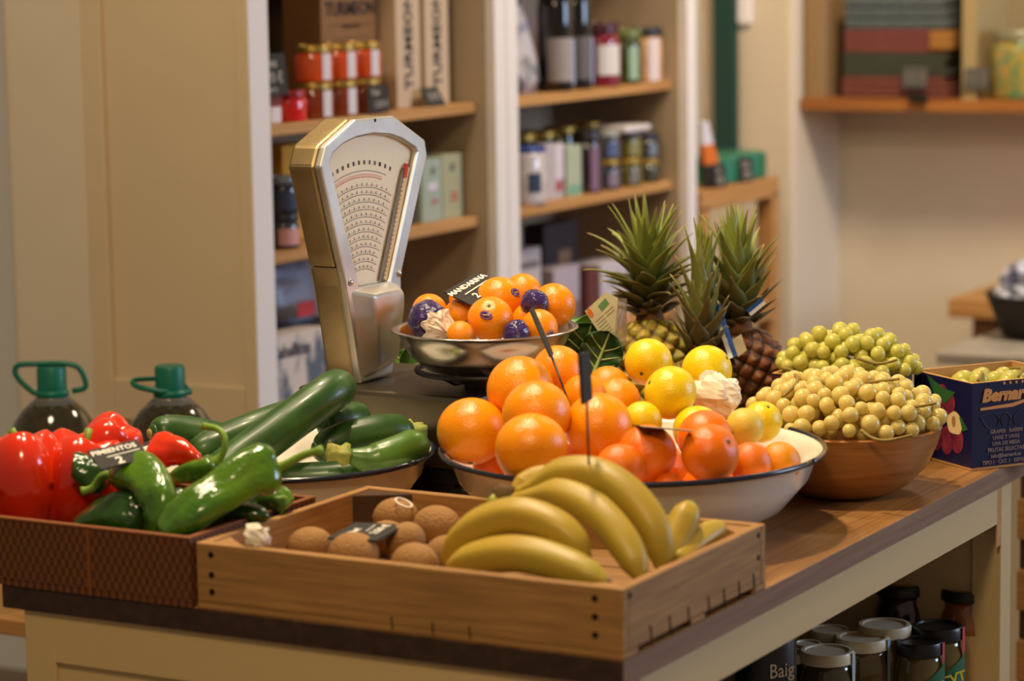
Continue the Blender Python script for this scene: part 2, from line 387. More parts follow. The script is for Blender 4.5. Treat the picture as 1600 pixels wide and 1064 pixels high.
K('bag_fish', '#a9a6ae', .35, nz=18, c2='#4e5058', thr=(.46, .6)); K('bag_blue', '#8c93a8', .35, nz=14, c2='#5a4c4c', thr=(.45, .62), stretch=(1, .6, 2.2))
K('card_fish', '#c9bdb4', .6, nz=11, c2='#56606e', thr=(.52, .64), stretch=(1, 1.6, .8))
carton('dark_crate', 1.56, 1.88, S3, S3 + .125, -1.52, .12, '#2b2426', 'dark low box behind the sardine packet on the lower shelf', decor=((.3, .7, .6, .9, '#a58c84'),))
o = bag('snack_bag', 1.70, 1.86, S3 + .125, S3 + .262, -1.52, .06, 'bag_blue', 'blue-grey snack bag standing on the dark box left of the scale', lines=(('Aperi', .024, .35, .86, '#3c4e7c'),))
MB().box((-1.4965, 1.725, S3 + .145), (-1.4945, 1.775, S3 + .170)).build('red_flash', K('flash', '#b03038', .5), o)
carton('fish_packet', 1.585, 1.76, S3, S3 + .128, -1.465, .05, '#c9bdb4', 'pale packet with fish picture and script lettering, lowest beside the cabinet upright', cat='packet', m=MT['card_fish'], lines=(('Caballitas', .031, .40, .78, '#4a4a50', 0),))
# right bay, upper shelf
bag('flour_bag', 2.43, 2.592, S1, S1 + .185, -1.465, .07, 'bag_fish', 'white bag with dark picture beside the wine bottles', lines=(('intic', .03, .55, .72, '#56608c'),), lean=.03)
def bottle(y, x, z, label, lab1, lab2, group):
    o = thing('wine_bottle', (x, y, z), label, 'bottle', group)
    MB().lathe((x, y, z), [(.033, 0), (.036, .004), (.036, .165), (.033, .185), (.018, .215), (.014, .225), (.014, .29), (.0155, .291), (.0155, .30)], 28).build('glass', K('bottle_glass', '#0e0c0c', .1, coat=.6), o, smooth=True)
    for zz, hh, c_, sp, a0 in ((.02, .085, lab1, .8, -.75), (.012, .09, lab2, .24, .28)):
        MB().grid(lambda u, v: (x + .0365*math.cos(a0 + (u-.5)*2*sp), y + .0365*math.sin(a0 + (u-.5)*2*sp), z + zz + hh*v), 10, 1).build('label', K('label_' + c_, c_, .5), o, smooth=True)
    return o
gb = 'wine bottles on the top right shelf'
bottle(2.628, -1.475, S1, 'left dark wine bottle with a grey label, next to the white bag', '#8c8280', '#8fa6d0', gb)
bottle(2.708, -1.475, S1, 'right dark wine bottle with blue strip, next to the jam jar', '#57504e', '#8fa6d0', gb)
bottle(2.62, -1.60, S1, 'dark wine bottle standing behind the two front ones', '#57504e', '#57504e', gb)
jar(2.815, -1.475, S1, .042, .128, '#6e1428', '#3c1420', 'big red jam jar with a white label, right of the wine bottles', lab='#c8c2c0', spread=.65, labz=(.22, .78), lh=.02)
jar(2.925, -1.475, S1, .037, .112, '#343c16', '#5c6432', 'green jar with a pale green label, on the top right shelf', lab='#8aa890', spread=.3, labz=(.1, .8), lh=.018)
jar(3.020, -1.475, S1, .037, .112, '#b98d62', '#1f1d20', 'beige jar with a black lid, last on the top right shelf', lab='#cdbfc2', spread=.35, labz=(.02, .95), lh=.018)
# right bay, middle shelf
K('tin_grey', '#b9b0ae', .45)
jar(2.49, -1.475, S2, .045, .112, '#b9b0ae', '#2b4484', 'white tin with a round navy emblem and blue lid, left end of middle right shelf', cat='tin', lab='#26324c', spread=.32, labz=(.25, .62), lh=.012, name='tea_tin', shoulder=.98)
carton('grey_packet', 2.555, 2.635, S2, S2 + .108, -1.465, .06, '#aaa2a6', 'grey-white packet with a small red print, on the middle right shelf', cat='packet', decor=((.6, .9, .14, .32, '#a03a44'), (.55, 1, .35, 1, '#c5bec8')))
carton('mint_packet', 2.648, 2.712, S2, S2 + .10, -1.465, .05, '#a0aa94', 'pale mint packet with a green foot, on the middle right shelf', cat='packet', decor=((.1, .9, .0, .22, '#6e9a86'),))
jar(2.755, -1.475, S2, .030, .125, '#1e1a20', '#2a2628', 'slim dark jar with a pink and white label, on the middle right shelf', lab='#7a5c78', spread=.3, labz=(.05, .9), lh=.02)
jar(2.835, -1.475, S2, .032, .062, '#2c2c3c', 'gold_lid', 'lower small jar with a mauve label, under the blue-labelled one', lab='#7c7080', spread=.35)
jar(2.835, -1.475, S2 + .062, .032, .058, '#39383c', '#8a8a84', 'upper small jar with a blue label, stacked on the mauve one', lab='#4a5884', spread=.4)
jar(2.925, -1.475, S2, .036, .058, '#4a4410', 'gold_lid', 'lower olive jar with gold lid, under the white tray', lab='#6e6c6a', spread=.3, group='olive jars')
jar(2.925, -1.475, S2 + .058, .036, .055, '#574d10', '#4a4a4a', 'upper olive jar, carrying the white tray', lab='#7d7a50', spread=.3, group='olive jars')
t = thing('white_tray', (-1.475, 2.91, S2 + .113), 'flat white tray lying on the olive jars', 'tray')
MB().box((-1.52, 2.85, S2 + .1135), (-1.435, 2.965, S2 + .126)).build('tray_body', K('tray_white', '#c8c2c4', .5), t, bevel=.003)
jar(3.015, -1.475, S2, .033, .05, '#2e2c14', 'gold_lid', 'lower dark jar with a gold rim, at the right end of middle shelf', lab='#3a382c', spread=.3, group='dark jar pair at the shelf end')
jar(3.015, -1.475, S2 + .05, .033, .052, '#262420', '#22242c', 'upper dark jar with a black lid, at the right end of middle shelf', lab='#6a7884', spread=.3, group='dark jar pair at the shelf end')
for i, (y, z) in enumerate(((2.63, .03), (2.715, .028), (2.80, .036), (2.91, .04))):
    jar(y, -1.56, S2, .036, .112 + z * .5, '#33301c', 'gold_lid', ('far left', 'second', 'third', 'far right')[i] + ' gold-lidded jar in the back row behind the packets', group='gold-lidded jars in the back row', lh=.016)
# right bay, lower shelf
carton('picture_box', 2.725, 2.87, S3, S3 + .205, -1.56, .05, '#28232c', 'dark box with a warm round picture, on the lower right shelf', decor=((.42, .78, .3, .72, '#8a6a54'),))
carton('white_box', 2.50, 2.60, S3, S3 + .178, -1.50, .06, '#b5acaf', 'white carton with grey print, left end of the lower right shelf', decor=((.15, .9, .78, .86, '#6d666c'), (.0, 1, .0, .35, '#7d5660')))
carton('lying_packet', 2.625, 2.735, S3, S3 + .128, -1.485, .06, '#a59ba8', 'pale low packet before the dark picture box', cat='packet', decor=((.05, .95, .0, .45, '#7a5c54'),))
carton('dark_red_box', 2.742, 2.79, S3, S3 + .118, -1.47, .08, '#5a2c2c', 'dark red box half hidden behind the pan', cat='box')
carton('white_box', 2.80, 2.92, S3, S3 + .120, -1.47, .08, '#b9b2bc', 'pale carton with a grey mark, behind the leafy greens', decor=((.3, .7, .6, .8, '#7c8c86'),))

# ---------------------------------------------------------------- the wooden stand, the green things, the wall shelf and the far tables
st = thing('wooden_stand', (-1.5, 3.345, 0), 'open wooden frame stand at the end of the shelf cabinets', 'stand')
y0, y1 = 3.135, 3.545
for y in (y0, y1 - .04):
    for x in (-1.44, -1.72): MB().box((x, y, 0), (x + .04, y + .04, .985)).build('leg', 'shelf_wood', st, bevel=.002)
MB().box((-1.72, y0, .975), (-1.40, y1, 1.02)).build('top_board', 'shelf_wood', st, bevel=.003)
MB().box((-1.44, y0 + .04, .70), (-1.40, y1 - .04, .745)).build('rail', 'shelf_wood', st, bevel=.002)
MB().box((-1.72, y0 + .04, .70), (-1.68, y1 - .04, .745)).build('rail', 'shelf_wood', st, bevel=.002)
gt = thing('green_banner', (-1.6853, 3.8800, 1.1783), 'tall dark green panel hanging on the wall pier above the green tins', 'banner')
a, b = Vector((-1.7177, 3.8750, 1.0317)), Vector((-1.6599, 3.8990, 1.2542))
MB().box((a.x, 3.872, a.z), (b.x, 3.899, 2.3)).build('banner_body', K('dark_green', '#0d3b33', .4), gt, bevel=.004)
for y, lb in ((3.345, 'left green tin on the stand, half behind the paper packet'), (3.480, 'right green tin on the stand, with a slate tag leaning on it')):
    o = thing('green_tin', (-1.475, y, 1.0205), lb, 'tin', 'green tins on the stand')
    MB().lathe((-1.475, y, 1.0205), [(.060, 0), (.065, .003), (.065, .052), (.060, .058), (.03, .062), (0.001, .063)], 32).build('tin_body', K('green_enamel', '#17694f', .35, coat=.3), o, smooth=True, angle=.6)
card((-1.408, 3.205, 1.072), (-1.408, 3.268, 1.068), (-1.4015, 3.222, 1.021), 'slate tag leaning before the paper packet on the stand', [('Té', .02, .4, .3), ('4,20', .02, .5, .7)], ink='dim_chalk')
card((-1.408, 3.345, 1.078), (-1.408, 3.412, 1.071), (-1.4015, 3.360, 1.021), 'slate tag leaning on the right green tin', [('Café', .02, .4, .3), ('4,90', .022, .5, .7)], ink='dim_chalk')
pp = thing('paper_packet', (-1.425, 3.215, 1.0205), 'white and orange paper packet leaning on the left green tin', 'packet')
for nm, m_, pts in (('paper_top', K('packet_white', '#cfcbd4', .6), [(3.165, 1.165), (3.195, 1.165), (3.222, 1.115), (3.168, 1.115)]), ('orange_foot', K('packet_orange', '#cf6a26', .6), [(3.168, 1.115), (3.222, 1.115), (3.248, 1.072), (3.180, 1.072)]), ('dark_foot', K('packet_dark', '#2c2b28', .6), [(3.180, 1.072), (3.248, 1.072), (3.255, 1.021), (3.19, 1.021)])):
    MB().prism([(-1.412, y, z) for y, z in pts], (-.011, 0, 0)).build(nm, m_, pp)
ws = thing('wall_sign', (-1.60, 3.88, 1.4), 'small white sign on the wall pier at the top of the photo', 'sign')
MB().box((-1.6598, 3.8850, 1.3493), (-1.6237, 3.8990, 1.4974)).build('sign_board', K('sign_white', '#e8e4e4', .5), ws, bevel=.004)
sh = thing('wall_shelf', (-1.2, 4.05, 1.16), 'wooden wall shelf with folded textiles, at the upper right', 'shelf')
MB().box((-1.515, 3.93, 1.145), (-.6, 4.18, 1.172)).build('shelf_board', K('shelf_orange', '#a86a2e', .5, nz=4, c2='#8f5826', stretch=(1, 30, 30)), sh, bevel=.002)
MB().box((-1.512, 3.95, 1.172), (-1.46, 4.18, 1.75)).build('side_board', K('side_brown', '#8f7350', .6), sh, bevel=.002)
MB().box((-1.46, 4.16, 1.172), (-.6, 4.178, 1.75)).build('back_board', K('back_brown', '#8a7a5c', .7), sh)
MB().box((-1.12, 3.96, 1.172), (-1.085, 4.16, 1.75)).build('divider', K('divider', '#a08c62', .6), sh)
cl = [('#6a3c34', .05, 'brick-red folded cloth, lowest of the pile on the wall shelf'), ('#3a3c30', .055, 'dark green folded cloth, second from the bottom on the wall shelf'), ('#6e3c38', .055, 'red folded cloth, third in the pile on the wall shelf'), ('#4a5456', .075, 'slate-blue folded cloth, on top of the pile on the wall shelf')]
z = 1.1725
for i, (c_, h_, lb) in enumerate(cl):
    tt = thing('folded_cloth', (-1.27, 4.06, z), lb, 'cloth', 'folded cloths on the wall shelf')
    mb = MB()
    for k in range(3):
        mb.box((-1.43 + .003*i, 3.975, z + h_*k/3 + .001), (-1.16 - .004*((i+k) % 3), 4.15, z + h_*(k+1)/3))
    mb.build('fold', K('cloth_' + c_, c_, .9, nz=60), tt, bevel=.006)
    if i == 2: MB().box((-1.205, 3.968, z + .008), (-1.15, 4.12, z + h_ - .002)).build('orange_corner', K('cloth_orange', '#96682e', .9), tt, bevel=.004)
    z += h_ + .0005
card((-1.2624, 3.9550, 1.2468), (-1.2020, 3.9550, 1.2472), (-1.2519, 3.9450, 1.1995), 'left grey price card before the cloth pile on the wall shelf', [('12 €', .03, .5, .5)], m=K('card_grey', '#4a4a48', .7), ink='ink', cat='price tag')
card((-1.1109, 3.9550, 1.2464), (-1.0535, 3.9550, 1.2468), (-1.1038, 3.9450, 1.1996), 'right grey price card before the cloth pile on the wall shelf', [('15 €', .03, .5, .5)], m=MT['card_grey'], ink='ink', cat='price tag')
hk = thing('shelf_clip', (-1.37, 3.925, 1.15), 'small black clip on the edge of the wall shelf', 'clip')
MB().box((-1.2318, 3.9300, 1.1870), (-1.1902, 3.9000, 1.1684)).build('clip_body', 'black_plastic', hk, bevel=.004)
jar(4.02, -1.00, 1.1725, .068, .16, '#7d7a48', '#7d7a60', 'big patterned green and yellow jar at the right end of the wall shelf', name='patterned_jar', lh=.022)
MT['fill_#7d7a48'].node_tree.nodes['Color Ramp'].color_ramp.elements[1].color = lin('#4e7d52'); MT['fill_#7d7a48'].node_tree.nodes['Color Ramp'].color_ramp.elements[0].color = lin('#b08a34')
# far right: grey counter, basket with cellophane, wooden table
ct = thing('stone_counter', (-.2, 3.15, 0), 'grey stone-topped counter behind the grape carton', 'counter')
MB().box((-.785, 2.9, .718), (.6, 3.5, .742)).build('counter_top', K('counter_grey', '#a39a8e', .4, nz=20, c2='#8c857a'), ct, bevel=.004)
MB().box((-.74, 2.94, 0), (.56, 3.46, .718)).build('counter_body', K('counter_body', '#b5a890', .6), ct)
bk = thing('dark_basket', (-.66, 3.19, .7425), 'dark round basket holding a cellophane parcel on the stone counter', 'basket')
mb = MB().lathe((-.66, 3.19, .7425), [(.075, 0), (.085, .003), (.118, .085), (.122, .088), (.118, .09), (.11, .085), (.078, .008), (.0, .008)], 36, fn=lambda a, r, h: r * (1 + .012 * math.sin(a * 24)), cap=False)
mb.build('basket_body', K('basket_black', '#2a2521', .7), bk, smooth=True)
ce = thing('cellophane_parcel', (-.66, 3.19, .76), 'crinkled bluish cellophane parcel sitting in the dark basket', 'parcel')
def crinkle(cx, cy, cz, rx, ry, rz, f, amp, seed, nu=28, nv=18, top=None):
    mb = MB()
    def fn(u, v):
        a, t = 2*PI*u, PI*v; d = Vector((math.sin(t)*math.cos(a), math.sin(t)*math.sin(a), math.cos(t)))
        k = 1 + amp * (noise.cell(d * f + Vector((seed,)*3)) + noise.noise(d * f * 1.7 + Vector((seed,)*3)))
        return (cx + d.x*rx*k, cy + d.y*ry*k, cz + d.z*rz*k)
    return mb.grid(fn, nu, nv)
K('cellophane', '#dfe6f8', .08, metal=.2, coat=1, nz=30, c2='#6c6e90', thr=(.4, .6))
crinkle(-.66, 3.19, .825, .098, .095, .075, 5, .16, 3).build('wrapping', 'cellophane', ce)
MB().lathe((-.66, 3.19, .88), [(.02, 0), (.014, .012), (.03, .04), (.042, .06), (.004, .052)], 12, fn=lambda a, r, h: r*(1 + .25*math.sin(a*5))).build('gathered_top', 'cellophane', ce)
wt = thing('wooden_table', (-.6, 4.0, 0), 'plain wooden table by the back wall at the far right', 'table')
MB().box((-1.085, 3.78, .685), (.2, 4.14, .728)).build('table_top', 'oak', wt, bevel=.003)
for x in (-1.04, .12):
    for y in (3.82, 4.06): MB().box((x, y, 0), (x + .05, y + .05, .685)).build('leg', K('leg_brown', '#7d5638', .5), wt, bevel=.002)
wc = thing('slatted_crate', (-.05, 1.75, 0), 'stacked wooden slat crate on the floor beyond the table end', 'crate')
for k in range(7):
    MB().box((-.175, 1.6, .05 + k*.105), (.4, 1.615, .11 + k*.105)).build('slat', 'crate_wood', wc, bevel=.002)
for x in (-.175, .37): MB().box((x, 1.615, 0), (x + .03, 1.645, .79)).build('corner_post', 'crate_dark', wc)
MB().box((-.175, 1.645, 0), (.4, 2.0, .7)).build('dark_sack', K('sack', '#2c211b', .9), wc)

# ---------------------------------------------------------------- the bench with the oil bottles
bn = thing('low_bench', (-1.3, 1.02, 0), 'low bench between table and cabinet, under the oil bottles', 'bench')
MB().box((-1.66, .84, .575), (-1.02, 1.22, .60)).build('bench_top', 'oak', bn, bevel=.003)
for x in (-1.64, -1.08):
    for y in (.86, 1.16): MB().box((x, y, 0), (x + .04, y + .04, .575)).build('leg', 'oak', bn)
def oil_bottle(x, y, topz, label, hdir, kx):
    z = .6005; H = topz - z
    o = thing('oil_bottle', (x, y, z), label, 'bottle', 'big oil bottles behind the peppers')
    fz = H - .035
    rib = lambda a, r, h: r * (1 + (.018 * abs(math.sin(a * 11)) if .02 < h < fz - .055 else 0))
    pr = [(.062, 0), (.074, .006), (.079, .03), (.079, fz - .19), (.0785, fz - .135), (.0745, fz - .100), (.067, fz - .073), (.057, fz - .046), (.045, fz - .029), (.0335, fz - .0185)]
    MB().lathe((x, y, z), pr, 132, fn=rib).build('oil_body', 'oil', o, smooth=True)
    MB().lathe((x, y, z), [(.0337, fz - .019), (.028, fz - .014), (.0235, fz - .010), (.0215, fz - .004)], 32, cap=False).build('clear_neck', 'clear_plastic', o, smooth=True)
    MB().lathe((x, y, z), [(.0235, fz - .010), (.0248, fz - .008), (.0248, fz - .003), (.0218, fz), (.0218, H - .004), (.020, H), (0.001, H)], 40, fn=lambda a, r, h: r * (1 + .012 * math.sin(a * 30)) if h > fz else r).build('cap', 'green_plastic', o, smooth=True, angle=.7)
    P = [Vector((x, y, z)) + Vector(q) for q in hdir(fz, H)]
    MB().tube(smooth_pts(P, 24), .0028, 8, flat=1.5).build('handle', 'green_plastic', o, smooth=True)
    return o
u = Vector((.88, .47, 0))
oil_bottle(-1.452, 1.005, .9400, 'left oil bottle with its green handle raised, nearest the photo edge', lambda f, H: [u*-.022+Vector((0,0,f-.004)), u*-.030+Vector((0,0,f-.002)), u*-.052+Vector((0,0,H-.014)), u*-.050+Vector((0,0,H+.002)), u*-.02+Vector((0,0,H+.004)), u*.02+Vector((0,0,H+.004)), u*.042+Vector((0,0,H-.004)), u*.050+Vector((0,0,f+.004)), u*.030+Vector((0,0,f-.002))], 1)
oil_bottle(-1.237, 1.005, .9545, 'right oil bottle with its green handle stretched sideways, by the panelled cabinet', lambda f, H: [u*.030+Vector((0,0,f-.004)), u*.02+Vector((-.01,-.03,f)), u*-.03+Vector((0,-.02,f+.006)), u*-.055+Vector((0,0,f+.011)), u*-.05+Vector((0,.01,f+.014)), u*-.01+Vector((0,.03,f+.010)), u*.028+Vector((0,.0,f-.002))], 1)

# ---------------------------------------------------------------- the display table
tb = thing('display_table', (-.36, .55, 0), 'white table with an oak worktop carrying all the fruit', 'table')
MT['oak_top'] = planks('oak_top', '#a5753f', '#7a5029', .42, rot=PI/2, w=.042, l=.55)
MT['oak_edge'] = mat('oak_edge', '#8c6a50', .5, nz=4, c2='#74543c', stretch=(30, 1.2, 40), thr=(.3, .7))
MB().box((-.715, 0, .875), (0, 1.165, .90)).build('worktop', 'oak_top', tb, bevel=.0015)
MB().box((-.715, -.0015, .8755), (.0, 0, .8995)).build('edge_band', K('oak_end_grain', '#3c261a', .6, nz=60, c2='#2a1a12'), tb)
MB().box((0, 0, .8755), (.0012, 1.165, .8995)).build('edge_band', 'oak_edge', tb)
for x, y in ((-.692, .004), (-.045, .004), (-.692, 1.038), (-.042, 1.038)):
    MB().box((x, y, 0), (x + .038, y + .038, .875)).build('leg', 'table_white_dim', tb, bevel=.0015)
MB().box((-.020, .042, .829), (-.004, 1.022, .875)).build('apron', 'table_white_dim', tb)
MB().box((-.006, 1.022, .80), (-.004, 1.038, .875)).build('apron_joint', 'oak', tb)
MB().box((-.654, .004, .823), (-.045, .020, .875)).build('front_rail', 'table_white_dim', tb)
MB().box((-.654, .010, .10), (-.045, .016, .823)).build('front_panel', 'table_white_dim', tb)
MB().box((-.654, 1.044, .10), (-.042, 1.068, .875)).build('end_panel', 'table_white_dim', tb)
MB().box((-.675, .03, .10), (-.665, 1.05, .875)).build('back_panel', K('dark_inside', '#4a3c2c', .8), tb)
MB().box((-.665, .022, .51), (-.006, 1.044, .53)).build('lower_shelf', 'white_paint', tb)
MB().box((-.665, .022, .10), (-.006, 1.044, .12)).build('lower_shelf', 'white_paint', tb)

# jars on the shelf under the worktop
TS = .5302
def tjar(px_xyz, r, body, lid, label, lab=None, **k):
    x, y, zt = px_xyz
    return jar(y, x, TS, r, zt - TS, body, lid, label, lab=lab, **k)
gj = 'preserve jars under the worktop'
tjar((-0.1405, 0.8107, 0.7050), .0335, '#40381a', 'cream_lid', 'front cream-lidded jar of dark pickles under the worktop, right of the black can', lh=.014, strip='#a9b4b0')
tjar((-0.1271, 0.8887, 0.7050), .034, '#54421c', 'cream_lid', 'second cream-lidded jar behind the front one under the worktop', lh=.014, strip='#8fa4b0')
tjar((-0.1159, 0.9337, 0.7120), .034, '#6a4c1e', 'cream_lid', 'rearmost cream-lidded jar with a white label and red oval, under the worktop', lh=.014, lab='#cfc2b4', labz=(.30, .66), spread=.6)
jc = tjar((-0.0609, 0.9706, 0.7080), .033, '#57481e', 'black_lid', 'black-lidded jar with a green diagonal label reading CVT, beside the beige-labelled jar', lh=.016, strip='#c03a4a')
jd = tjar((-0.0648, 0.9195, 0.7000), .030, '#5a4a20', 'black_lid', 'smaller black-lidded jar in front, with pink seal strip and green label', lh=.016, strip='#c03a4a')
je = tjar((-0.0579, 1.0642, 0.7350), .034, '#8a5226', 'black_lid', 'tall jar of brown preserve with a beige label at the table end panel', lh=.014, lab='#c3a06c', labz=(.44, .79), spread=1.2, strip='#b99a90', shoulder=.86, la=-.8)
tjar((-0.1417, 1.0557, 0.7350), .033, '#2c1a12', 'black_lid', 'dark jar with a pale seal strip, deep under the worktop edge', lh=.014, strip='#8a6a58', shoulder=.86)
for o, sz, nm in ((jc, .017, 'CVT'), (jd, .014, 'CVT')):
    c_ = o.location; r = .0335 if o is jc else .0305
    mb = MB().grid(lambda u, v: (c_.x + r*1.012*math.cos(-1.3 + u*1.5), c_.y + r*1.012*math.sin(-1.3 + u*1.5), c_.z + .100 + .030*u + .038*(v - .5)), 10, 1)
    mb.build('green_label', K('label_green', '#1d5a3c', .5), o, smooth=True)
    n = Vector((math.cos(-.80), math.sin(-.80), 0)); uu = Vector((-n.y, n.x, .25))
    text(nm, sz, c_ + n * (r*1.03) + uu * .006 + Vector((0, 0, .116)), uu, (0, 0, 1), K('ink_yellow', '#d8c434', .6), o, thick=.0004)
bc = thing('black_can', (-0.1629, 0.6813, 0.7100), 'black can lettered Baig under the worktop, nearest the front', 'can')
bx, by, _ = bc.location; bc.location.z = TS
MB().lathe((bx, by, TS), [(.034, 0), (.036, .003), (.036, .262), (.034, .265), (.001, .265)], 36).build('can_body', K('can_black', '#141214', .3, coat=.3), bc, smooth=True, angle=.6)
n = Vector((math.cos(-.62), math.sin(-.62), 0)); uu = Vector((-n.y, n.x, 0))
text('Baig', .024, Vector((bx, by, TS + .186)) + n * .0362 + uu * .0, uu, (0, 0, 1), K('ink_sand', '#b59a74', .6), bc, thick=.0002, xs=.85)
text('GUISANTES', .0075, Vector((bx, by, TS + .166)) + n * .0365, uu, (0, 0, 1), 'ink_sand', bc, xs=.8)
text('VERDES', .0075, Vector((bx, by, TS + .156)) + n * .0365, uu, (0, 0, 1), 'ink_sand', bc, xs=.8)
for i, (p, b_) in enumerate((((-0.1829, 0.8016, 0.7000), '#2c2a1a'), ((-0.1819, 0.8496, 0.7000), '#26303a'), ((-0.1774, 0.9068, 0.7050), '#3a3420'))):
    tjar(p, .018 if i < 2 else .026, b_, 'cream_lid', ('small jar just right of the black can, under the apron', 'small dark jar behind the front cream-lidded jar, under the apron', 'jar with a pale lid cut off by the apron, left of the rearmost cream-lidded jar')[i], lh=.012)

# ---------------------------------------------------------------- the fruit crate
cr = thing('wooden_crate', (-.235, .16, .9001), 'open wooden crate of kiwis and bananas on the front corner of the table', 'crate')
x0, x1, y0, y1, zt = -.470, .0005, .0005, .316, .9662
def board(a, b, m): MB().box(a, b).build('board', m, cr, bevel=.0015)
board((x0, y0, .9065), (x1, y0 + .011, zt), 'crate_wood')
board((x0, y1 - .011, .9065), (x1, y1, zt), 'crate_wood')
board((x0, y0 + .0115, .9065), (x0 + .010, y1 - .0115, zt), 'crate_wood_side')
board((x1 - .010, y0 + .0115, .9065), (x1, y1 - .0115, zt), 'crate_wood_side')
for k in range(4):
    a = y0 + .002 + k * .0785
    MB().box((x0 + .011, max(a, y0 + .012), .9065), (x1 - .011, min(a + .074, y1 - .012), .9255)).build('floor_board', 'crate_wood', cr)
for y in (y0, (y0 + y1)/2 - .015, y1 - .03):
    MB().box((x0, y, .9003), (x1, y + .03, .9063)).build('batten', 'crate_wood', cr, bevel=.001)
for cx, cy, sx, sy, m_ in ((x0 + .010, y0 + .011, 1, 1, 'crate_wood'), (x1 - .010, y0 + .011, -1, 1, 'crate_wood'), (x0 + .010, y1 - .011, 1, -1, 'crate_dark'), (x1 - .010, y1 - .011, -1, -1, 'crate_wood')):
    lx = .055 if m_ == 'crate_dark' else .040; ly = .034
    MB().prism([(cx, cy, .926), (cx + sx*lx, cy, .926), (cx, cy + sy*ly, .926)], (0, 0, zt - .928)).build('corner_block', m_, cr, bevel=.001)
for y in (.055, .095, .135, .18, .215, .25, .285):
    MB().tube([(x1 - .002, y, .921), (x1 + .0008, y, .921), (x1 + .0008, y + .002, .906), (x1 + .0008, y + .001, .902)], .0006, 6).build('staple', 'wire', cr)
for x in (-.20, -.245, -.16):
    MB().tube([(x, y0 + .002, .915), (x, y0 - .0009, .915), (x + .001, y0 - .0009, .903)], .0007, 6).build('staple', 'wire', cr)
for x, z in ((-.028, .955), (-.028, .938), (-.028, .921), (-.452, .955), (-.452, .935), (-.452, .918)):
    MB().lathe((x, y0 + .0006, z), [(.0035, 0), (.0032, .0012), (.001, .0016)], 12, axis=(0, -1, 0)).build('nail_head', 'wire', cr)
for y, z in ((.298, .958), (.298, .935), (.015, .958)):
    MB().lathe((x1 - .0004, y, z), [(.0032, 0), (.003, .0010), (.001, .0014)], 12, axis=(1, 0, 0)).build('nail_head', 'wire', cr)

# ---------------------------------------------------------------- the woven basket of peppers
MT['weave'] = weave('weave', '#6e3d16', '#4a260c')
wb = thing('woven_basket', (-.63, .15, .9001), 'brown woven basket of peppers at the table front, left of the crate', 'basket')
bx0, bx1, by0, by1, bz = -.83, -.474, -.004, .222, .9685
MB().box((bx0, by0, .9003), (bx1, by1, .906)).build('basket_floor', 'weave', wb)
for a, b in (((bx0, by0, .906), (bx1, by0 + .006, bz)), ((bx0, by1 - .006, .906), (bx1, by1, bz)), ((bx0, by0 + .006, .906), (bx0 + .006, by1 - .006, bz)), ((bx1 - .006, by0 + .006, .906), (bx1, by1 - .006, bz))):
    MB().box(a, b).build('woven_side', 'weave', wb, bevel=.001)
K('basket_trim', '#7a4418', .55)
MB().box((-.601, by0 - .001, .9005), (-.597, by0, bz)).build('seam', 'basket_trim', wb)
for a, b in (((bx0, by0 - .001, bz), (bx1, by0 + .007, bz + .003)), ((bx0, by1 - .007, bz), (bx1, by1 + .001, bz + .003)), ((bx1 - .007, by0 + .007, bz), (bx1, by1 - .007, bz + .003))):
    MB().box(a, b).build('rim_strip', 'basket_trim', wb, bevel=.001)

# ---------------------------------------------------------------- bowls
def enamel_bowl(cx, cy, R, zr, rb, label):
    o = thing('enamel_bowl', (cx, cy, .9001), label, 'bowl', 'white enamel bowls with a navy rim')
    h = zr - .9001; z = .9001
    pr = [(rb*.92, .0), (rb, .004), (rb*1.03, .012), (rb + (R-rb)*.45, h*.32), (rb + (R-rb)*.78, h*.66), (R*.955, h*.90), (R*.985, h*.97), (R, h - .001)]
    inn = [(r - .0025, hh + .002) for r, hh in pr[::-1]][1:-1] + [(rb*.9, .004), (.001, .004)]
    MB().lathe((cx, cy, z), pr + [(R - .002, h)] + inn, 96).build('bowl_body', 'enamel_white', o, smooth=True, angle=.9)
    MB().tube([(cx + (R + .0005)*math.cos(2*PI*i/96), cy + (R + .0005)*math.sin(2*PI*i/96), zr) for i in range(97)], .0032, 10).build('navy_rim', 'enamel_navy', o, smooth=True)
    return o
enamel_bowl(-.640, .404, .173, .975, .115, 'white enamel bowl with a navy rim heaped with zucchinis')
enamel_bowl(-.246, .511, .211, .9914, .13, 'large white enamel bowl with a navy rim heaped with oranges and lemons')
gbx, gby, gbr, gbz = -.114, .800, .1135, .982
gb = thing('wooden_bowl', (gbx, gby, .9001), 'turned wooden bowl heaped with green grapes', 'bowl')
MT['bowl_wood'] = mat('bowl_wood', '#b8793c', .38, coat=.25, nz=4, c2='#9a5f2a', stretch=(3, 3, 40), thr=(.3, .7))
h = gbz - .9001
pr = [(.046, 0), (.054, .002), (.078, .015), (.097, .036), (.108, .060), (gbr, h - .002), (gbr - .003, h), (gbr - .007, h - .002), (.100, .058), (.087, .034), (.066, .015), (.04, .009), (.001, .008)]
MB().lathe((gbx, gby, .9001), pr, 80).build('bowl_body', 'bowl_wood', gb, smooth=True, angle=1.0)

